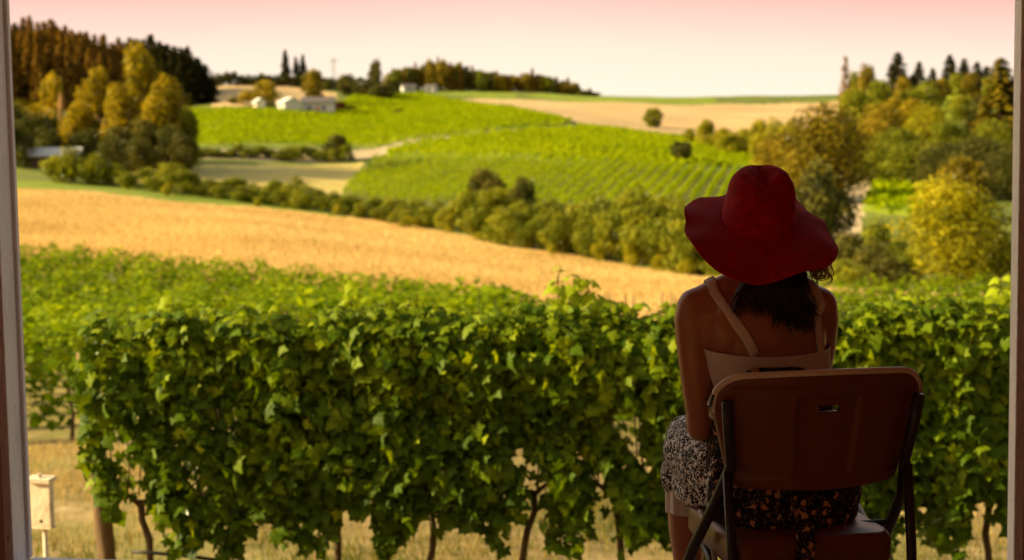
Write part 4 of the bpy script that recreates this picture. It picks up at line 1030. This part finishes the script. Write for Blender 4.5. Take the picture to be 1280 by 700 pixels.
# fabrics
def printmat(name, scale, dark, light, thr, warmc=None):
    m, nt, out = newmat(name); l = nt.links.new
    tc = nt.nodes.new('ShaderNodeTexCoord')
    n = nt.nodes.new('ShaderNodeTexNoise'); n.inputs['Scale'].default_value = scale*.8; n.inputs['Detail'].default_value = 2; l(tc.outputs['Object'], n.inputs['Vector'])
    ad = nt.nodes.new('ShaderNodeVectorMath'); ad.operation = 'MULTIPLY_ADD'; ad.inputs[1].default_value = (.022,.022,.022)
    l(n.outputs[1], ad.inputs[0]); l(tc.outputs['Object'], ad.inputs[2])
    v = nt.nodes.new('ShaderNodeTexVoronoi'); v.inputs['Scale'].default_value = scale; v.feature = 'DISTANCE_TO_EDGE'; l(ad.outputs[0], v.inputs['Vector'])
    v2 = nt.nodes.new('ShaderNodeTexVoronoi'); v2.inputs['Scale'].default_value = scale*.42; l(ad.outputs[0], v2.inputs['Vector'])
    t = nt.nodes.new('ShaderNodeMath'); t.operation = 'GREATER_THAN'; t.inputs[1].default_value = thr; l(v.outputs['Distance'], t.inputs[0])
    n4 = nt.nodes.new('ShaderNodeTexNoise'); n4.inputs['Scale'].default_value = scale*1.6; n4.inputs['Detail'].default_value = 1; l(tc.outputs['Object'], n4.inputs['Vector'])
    t4 = nt.nodes.new('ShaderNodeMath'); t4.operation = 'GREATER_THAN'; t4.inputs[1].default_value = .475; l(n4.outputs[0], t4.inputs[0])
    mu = nt.nodes.new('ShaderNodeMath'); mu.operation = 'MULTIPLY'; l(t.outputs[0], mu.inputs[0]); l(t4.outputs[0], mu.inputs[1])
    t2 = nt.nodes.new('ShaderNodeMath'); t2.operation = 'LESS_THAN'; t2.inputs[1].default_value = .30; l(v2.outputs['Distance'], t2.inputs[0])
    m1 = nt.nodes.new('ShaderNodeMix'); m1.data_type = 'RGBA'; m1.inputs[6].default_value = (*dark,1); m1.inputs[7].default_value = (*light,1); l(mu.outputs[0], m1.inputs[0])
    m2 = nt.nodes.new('ShaderNodeMix'); m2.data_type = 'RGBA'; m2.inputs[7].default_value = (*(warmc or light),1); l(t2.outputs[0], m2.inputs[0]); l(m1.outputs[2], m2.inputs[6])
    b = nt.nodes.new('ShaderNodeBsdfPrincipled'); b.inputs['Roughness'].default_value = .85; b.inputs['Specular IOR Level'].default_value = .15
    l(m2.outputs[2], b.inputs['Base Color']); l(b.outputs[0], out.inputs[0]); return m
M['print'] = printmat('black_white_print', 84, (.012,.011,.014), (.90,.88,.87), .09)
M['print_warm'] = printmat('dark_floral_print', 95, (.012,.010,.012), (.22,.15,.14), .16, (.62,.34,.20))
M['cloth'] = surf('white_cloth', [(.3,(.80,.74,.69)),(.7,(.87,.82,.77))], 14, rough=.9, bump=.25, bscale=400)
def felt():
    m, nt, out = newmat('red_wool'); l = nt.links.new
    tc = nt.nodes.new('ShaderNodeTexCoord')
    n = nt.nodes.new('ShaderNodeTexNoise'); n.inputs['Scale'].default_value = 60; n.inputs['Detail'].default_value = 8; l(tc.outputs['Object'], n.inputs['Vector'])
    r = ramp_node(nt, [(.3,(.38,.002,.010)),(.7,(.60,.004,.016))]); l(n.outputs[0], r.inputs[0])
    at_ = nt.nodes.new('ShaderNodeAttribute'); at_.attribute_name = 'tint'
    w = nt.nodes.new('ShaderNodeMath'); w.operation = 'SINE'; mw = nt.nodes.new('ShaderNodeMath'); mw.operation = 'MULTIPLY'; mw.inputs[1].default_value = 420
    l(at_.outputs['Fac'], mw.inputs[0]); l(mw.outputs[0], w.inputs[0])
    ad = nt.nodes.new('ShaderNodeMath'); ad.operation = 'MULTIPLY_ADD'; ad.inputs[1].default_value = .8; l(n.outputs[0], ad.inputs[0]); l(w.outputs[0], ad.inputs[2])
    bp = nt.nodes.new('ShaderNodeBump'); bp.inputs['Strength'].default_value = .55; bp.inputs['Distance'].default_value = .002
    l(ad.outputs[0], bp.inputs['Height'])
    b = nt.nodes.new('ShaderNodeBsdfPrincipled'); b.inputs['Roughness'].default_value = .75; b.inputs['Specular IOR Level'].default_value = .2
    b.inputs['Sheen Weight'].default_value = .3; b.inputs['Sheen Roughness'].default_value = .4; b.inputs['Sheen Tint'].default_value = (1,.03,.04,1)
    l(r.outputs[0], b.inputs['Base Color']); l(bp.outputs[0], b.inputs['Normal']); l(b.outputs[0], out.inputs[0]); return m
M['felt'] = felt()

# top: a shell just outside the torso between the bust and the waist, open-topped
def shell(rows, name, mat, parent, thick=.003, n=28, wav=0):
    V = []; Fc = []
    for i, rg in enumerate(rows): V += rg
    k = len(rows[0])
    for i in range(len(rows)-1):
        for j in range(k): Fc.append((i*k+j, i*k+(j+1) % k, (i+1)*k+(j+1) % k, (i+1)*k+j))
    mb = MB(); mb.v = [tuple(v) for v in V]; mb.f = Fc
    o = mb.build(name, mat, parent, smooth=True)
    so = o.modifiers.new('t', 'SOLIDIFY'); so.thickness = thick; so.offset = 1
    su = o.modifiers.new('u', 'SUBSURF'); su.levels = 1; su.render_levels = 1
    return o
def torso_at(z, grow, front=0, n=64, dzf=None):
    cs = [t for t in torso]; zs = [c[2] for c, _, _ in cs]
    f = lambda k: np.interp(z, zs, [k(t) for t in cs])
    c = (f(lambda t: t[0][0]), f(lambda t: t[0][1]), z); rx = f(lambda t: t[1]); ry = f(lambda t: t[2])
    return ring(c, rx+grow, ry+grow, TW, 0, n=n, back=.06)
rows = []
for i, z in enumerate(np.linspace(.64, .846, 12)):
    rg = torso_at(z, .007 + (.002*math.sin(z*90)))
    if i >= 8:                                # neckline: dips at the back and rises a little under the arms and in front
        for j, q in enumerate(rg):
            a = 2*math.pi*j/64; sa = math.sin(a)
            q.z += (i-7)/4*(.022*max(sa, 0) - .012*max(-sa, 0) + .006*abs(math.cos(a)))
    rows.append(rg)
top_ = shell(rows, 'strap_top', M['cloth'], person); top_['label'] = 'white strap top with a wide band across the back'
# dark printed dress bodice over the lower back
rows = []
for i, z in enumerate(np.linspace(.50, .814, 14)):
    rg = torso_at(z, .0125+.003*math.sin(z*70))
    if i >= 10:
        for j, q in enumerate(rg):
            a = 2*math.pi*j/64; q.z += (i-9)/4*(-.020*max(-math.sin(a), 0)*0 - .09*math.cos(a)**2 + .004*math.sin(9*a))
    rows.append(rg)
bod = shell(rows, 'bodice', M['print_warm'], person)
# straps laid on the body surface
bvh = BVHTree.FromPolygons([v.co for v in body.data.vertices], [p_.vertices[:] for p_ in body.data.polygons])
def strap(path, w, lift=.004):
    n = 40; P = np.array(path, float); s = np.linspace(0, 1, len(P)); q = np.linspace(0, 1, n)
    C = np.stack([np.interp(q, s, P[:, k]) for k in range(3)], 1)
    kk = np.array([1,2,3,2,1])/9; 
    for k in range(3): C[:, k] = np.convolve(np.pad(C[:, k], 2, 'edge'), kk, 'valid')
    c2 = []; nn = []
    for c in C:
        loc, nrm, _, _ = bvh.find_nearest(Vector(c)); c2.append(loc); nn.append(nrm)
    rows = []
    for i in range(n):
        t = (c2[min(i+1, n-1)]-c2[max(i-1, 0)]).normalized(); sd = t.cross(nn[i]).normalized()
        row = []
        for u in (-1, -.5, 0, .5, 1):
            pt = c2[i]+sd*u*w/2; loc, nrm, _, _ = bvh.find_nearest(pt+nn[i]*.01); row.append(loc+nrm*(lift-.001*abs(u)))
        rows.append(row)
    mb = MB(); V = [v for r_ in rows for v in r_]; Fc = [(i*5+j, i*5+j+1, i*5+j+6, i*5+j+5) for i in range(n-1) for j in range(4)]
    mb.add(V, Fc); o = mb.build('strap', M['cloth'], top_, smooth=True)
    so = o.modifiers.new('t', 'SOLIDIFY'); so.thickness = .0035; so.offset = 1
strap([(-.022,-.115,.832),(-.050,-.12,.89),(-.085,-.10,.945),(-.112,-.06,.99),(-.118,-.005,1.02),(-.110,.06,.985),(-.09,.11,.90),(-.08,.12,.86)], .024)
strap([(.152,-.08,.828),(.150,-.09,.90),(.148,-.07,.95),(.135,-.045,.985),(.125,.0,1.01),(.115,.06,.975),(.10,.11,.90),(.09,.12,.86)], .024)

# skirt: hull over hips and thighs, remeshed into one draped surface
mb = MB()
mb.rings([ring((.055,.0,z), rx, ry, TW, 0, back=.03) for z, rx, ry in ((.432,.178,.175),(.47,.190,.178),(.52,.194,.168),(.58,.180,.142),(.635,.160,.116))])
mb.tube([(-.045,.02,.52),(-.083,.15,.530),(-.106,.28,.535),(-.114,.37,.532),(-.118,.43,.50)], [.112,.106,.092,.080,.070], 20)
mb.tube([(.125,.02,.52),(.118,.15,.530),(.09,.28,.535),(.07,.37,.532),(.068,.44,.50)], [.112,.106,.092,.080,.070], 20)
mb.tube([(.04,.05,.53),(.015,.2,.53),(-.02,.33,.52),(-.03,.42,.49)], [.10,.09,.075,.06], 16)
mb.tube([(-.120,.40,.50),(-.125,.41,.44),(-.125,.40,.385)], [.070,.068,.066], 18)
mb.tube([(-.045,.0,.49),(-.120,.10,.470),(-.132,.22,.450),(-.136,.32,.44)], [.075,.060,.055,.05], 14)
mb.tube([(.070,.42,.50),(.075,.425,.44),(.078,.42,.40)], [.075,.070,.066], 18)
skirt = mb.build('skirt', M['print'], person, smooth=True)
rm = skirt.modifiers.new('r', 'REMESH'); rm.mode = 'VOXEL'; rm.voxel_size = .007
smo = skirt.modifiers.new('s', 'SMOOTH'); smo.factor = .5; smo.iterations = 10
bpy.context.view_layer.update(); bake(skirt)
co = np.zeros(len(skirt.data.vertices)*3, np.float32); skirt.data.vertices.foreach_get('co', co); co = co.reshape(-1, 3)
no = np.zeros_like(co).ravel(); skirt.data.vertices.foreach_get('normal', no); no = no.reshape(-1, 3)
fold = .0035*np.sin(co[:, 0]*55+co[:, 2]*38+np.sin(co[:, 1]*17)*2) + .002*np.sin(co[:, 0]*120-co[:, 2]*60+co[:, 1]*30)
co += no*fold[:, None]; skirt.data.vertices.foreach_set('co', co.ravel())
skirt.data.polygons.foreach_set('use_smooth', [True]*len(skirt.data.polygons)); skirt['label'] = 'black and white printed skirt over the thighs'
rows = [[Vector((-.122+math.cos(a*math.pi/24)*(.060+.004*math.sin(a*1.3)), .402+math.sin(a*math.pi/24)*(.060+.004*math.sin(a*1.3)), z)) for a in range(48)] for z in (.335,.36,.385,.41)]
sl_ = shell(rows, 'slip', M['cloth'], person, thick=.002); sl_['label'] = 'white slip hem showing below the skirt at the left knee'
# the seat-back side of the skirt carries the larger flowers: a wrap tied behind, its tail over the seat edge
rows = []
for i, z in enumerate(np.linspace(.440, .60, 9)):
    rg = ring((.042,-.002,z), np.interp(z,[.45,.50,.6],[.192,.205,.180]), np.interp(z,[.45,.50,.6],[.206,.200,.152]), TW, 0, n=64, back=.03)
    rg = [q + Vector((0, -.004*math.sin(j*1.1+z*20), 0)) for j, q in enumerate(rg)]
    rows.append([rg[j] for j in range(37, 62)])
V = [v for r_ in rows for v in r_]; k = len(rows[0]); mb = MB()
mb.add(V, [(i*k+j, i*k+j+1, (i+1)*k+j+1, (i+1)*k+j) for i in range(len(rows)-1) for j in range(k-1)])
wr = mb.build('wrap', M['print_warm'], person, smooth=True); so = wr.modifiers.new('t','SOLIDIFY'); so.thickness = .004; so.offset = 1
mb = MB(); pts = []
for i in range(12):
    t = i/11; z = .53-.30*t; y = -.208-.058*float(sm(.47, .42, z)) - .004*math.sin(t*9)
    for u in range(7): pts.append(Vector((.062+(u/6-.5)*(.040+.010*t)+.006*math.sin(t*6), y-.006*math.sin(u*1.9+t*3), z)))
mb.add(pts, [(i*7+j, i*7+j+1, (i+1)*7+j+1, (i+1)*7+j) for i in range(11) for j in range(6)])
sa_ = mb.build('sash', M['print_warm'], person, smooth=True); so = sa_.modifiers.new('t','SOLIDIFY'); so.thickness = .004

# sun hat
HC = Vector((.008, .012, 1.160)); HT = Matrix.Rotation(R(27), 4, 'X')
def hat_point(s, th):
    """s in 0..1 crown (top to band), 1..2 brim; th = 0 right, 90 deg front"""
    ct_, st_ = math.cos(th), math.sin(th)
    if s <= 1:
        prof = [(0,.131),(.25,.130),(.42,.120),(.56,.101),(.70,.080),(.86,.036),(1,.0)]
        rad = [(0,0),(.25,.036),(.42,.058),(.56,.072),(.70,.081),(.86,.090),(1,.099)]
        z = np.interp(s, *zip(*prof)); r = np.interp(s, *zip(*rad))
        x = ct_*r*.97; y = st_*r*1.08
        z -= .028*math.exp(-(x/.022)**2)*sm(.085, .02, abs(y-.0)) * (1 if s < .7 else 0)*(1 if True else 0)
        z -= .018*math.exp(-((x-.03)/.028)**2-((y+.055)/.03)**2)*(s < .75)
        x += .004*math.sin(3*th+s*5); return Vector((x, y, z))
    q = s-1
    r = .099+.081*q
    r *= 1 + (.20 if st_ < 0 else .06)*q*abs(math.sin(2*th))**1.2
    x = ct_*r*(.97+.03*q)*(1-.05*q*(ct_ > 0)*ct_); y = st_*r*(1.05+.02*q)
    z = -.008*q - .018*q*q
    z += .016*q*q*math.cos(2*th)*0
    z += q*q*(-.013*math.sin(3*th+.6) + .009*math.sin(5*th+1.0) + .005*math.sin(9*th))
    z += -.010*q*q*max(ct_, 0)**2 + .024*q*q*max(-ct_, 0)**2
    z += -.022*q*q*max(-st_, 0)**2
    return Vector((x, y, z))
def hat_grid(s0, s1, ns, nt_, name, parent):
    V = []; ti = []
    for i in range(ns):
        s = s0+(s1-s0)*i/(ns-1)
        for j in range(nt_): V.append(HC + (HT @ hat_point(s, 2*math.pi*j/nt_).to_4d()).to_3d()); ti.append(s*.5)
    Fc = np.array([(i*nt_+j, (i+1)*nt_+j, (i+1)*nt_+(j+1) % nt_, i*nt_+(j+1) % nt_) for i in range(ns-1) for j in range(nt_)])
    V = np.array([tuple(v) for v in V])
    for it in range(0): pass
    mb = MB(); mb.add(V, [tuple(int(q) for q in f) for f in Fc])
    if s0 < .1:
        mb.v.append(tuple(V[:nt_].mean(0))); mb.f += [(nt_*ns, j, (j+1) % nt_) for j in range(nt_)]; ti.append(0)
    o = mb.build(name, M['felt'], parent, smooth=True); a_ = o.data.attributes.new('tint', 'FLOAT', 'POINT'); a_.data.foreach_set('value', np.array(ti, np.float32))
    so = o.modifiers.new('t','SOLIDIFY'); so.thickness = .004; so.offset = -1
    return o
hat = hat_grid(0.05, 1.0, 70, 160, 'sun_hat', person); hat['label'] = 'red felt sun hat with pinched crown and wide floppy brim'
hat_grid(1.0, 2.0, 40, 220, 'brim', hat)

# hair: thick dark curls hanging from under the hat over the back
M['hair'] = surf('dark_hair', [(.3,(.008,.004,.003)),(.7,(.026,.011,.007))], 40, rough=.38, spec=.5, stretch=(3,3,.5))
M['hair_lit'] = surf('lit_curl_colour', [(.3,(.30,.13,.05)),(.7,(.55,.28,.12))], 40, rough=.4, spec=.5, stretch=(3,3,.5))  # same hair where light catches it: the light is put into this paler colour
gh = random.Random(8); mb = MB()
for i in range(760):
    u = gh.uniform(-1, 1); x0 = .020+u*.066; y0 = -.020-.040*math.sqrt(max(0, 1-u*u))*gh.uniform(.2, 1.0); z0 = 1.126
    lock = math.floor((u+1)*5.5)/5.5-1; gl = random.Random(int(lock*100)+7); Ll = gl.uniform(-.035, .03); wv = gl.uniform(-.012, .012)
    L_ = .162 + Ll*.9 + .055*math.exp(-((u-.25)/.5)**2) + gh.uniform(-.03, .014)
    xe = .036 + u*.076 + wv + gh.uniform(-.010, .010) - .35*(u-lock-.09)*.05; n = 18; pts = []; ph = gl.uniform(0, 6.28)+gh.uniform(-.5, .5); am = gh.uniform(.004, .010); fr_q = gl.uniform(1.3, 2.1)
    for k in range(n):
        t = k/(n-1); x = x0+(xe-x0)*t+am*math.sin(ph+fr_q*6.28*t)*t; z = z0-L_*t
        y = y0*(1-t)+(-.104+.02*(abs(u)))*t - .018*math.sin(t*3.1) + am*math.cos(ph+fr_q*6.28*t)*t - .012*t
        if t > .7: x += (t-.7)*.16*math.sin(ph*3); y -= (t-.7)*.05*math.cos(ph*2)
        pts.append((x, y, z))
    r = gh.uniform(.0010, .0024); mb.tube(pts, [r]*(n-3)+[r*.75, r*.45, .0003], 5, cap=False)
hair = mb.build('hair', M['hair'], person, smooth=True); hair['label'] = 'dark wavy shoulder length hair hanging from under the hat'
mb = MB()
for i in range(90):
    n = 18; pts = []; ph = gh.uniform(0, 6.28); am = gh.uniform(.007, .017); xe = gh.uniform(.125, .168); ze = gh.uniform(1.000, 1.060)
    for k in range(n):
        t = k/(n-1); pts.append((.075+(xe-.075)*math.sin(t*1.9)/.95+am*math.sin(ph+10*t)*t, -.045+.03*t+am*math.cos(ph+10*t)*t, 1.115+(ze-1.115)*t+.012*math.sin(t*6+ph)))
    mb.tube(pts, [.0013]*(n-1)+[.0004], 5, cap=False)
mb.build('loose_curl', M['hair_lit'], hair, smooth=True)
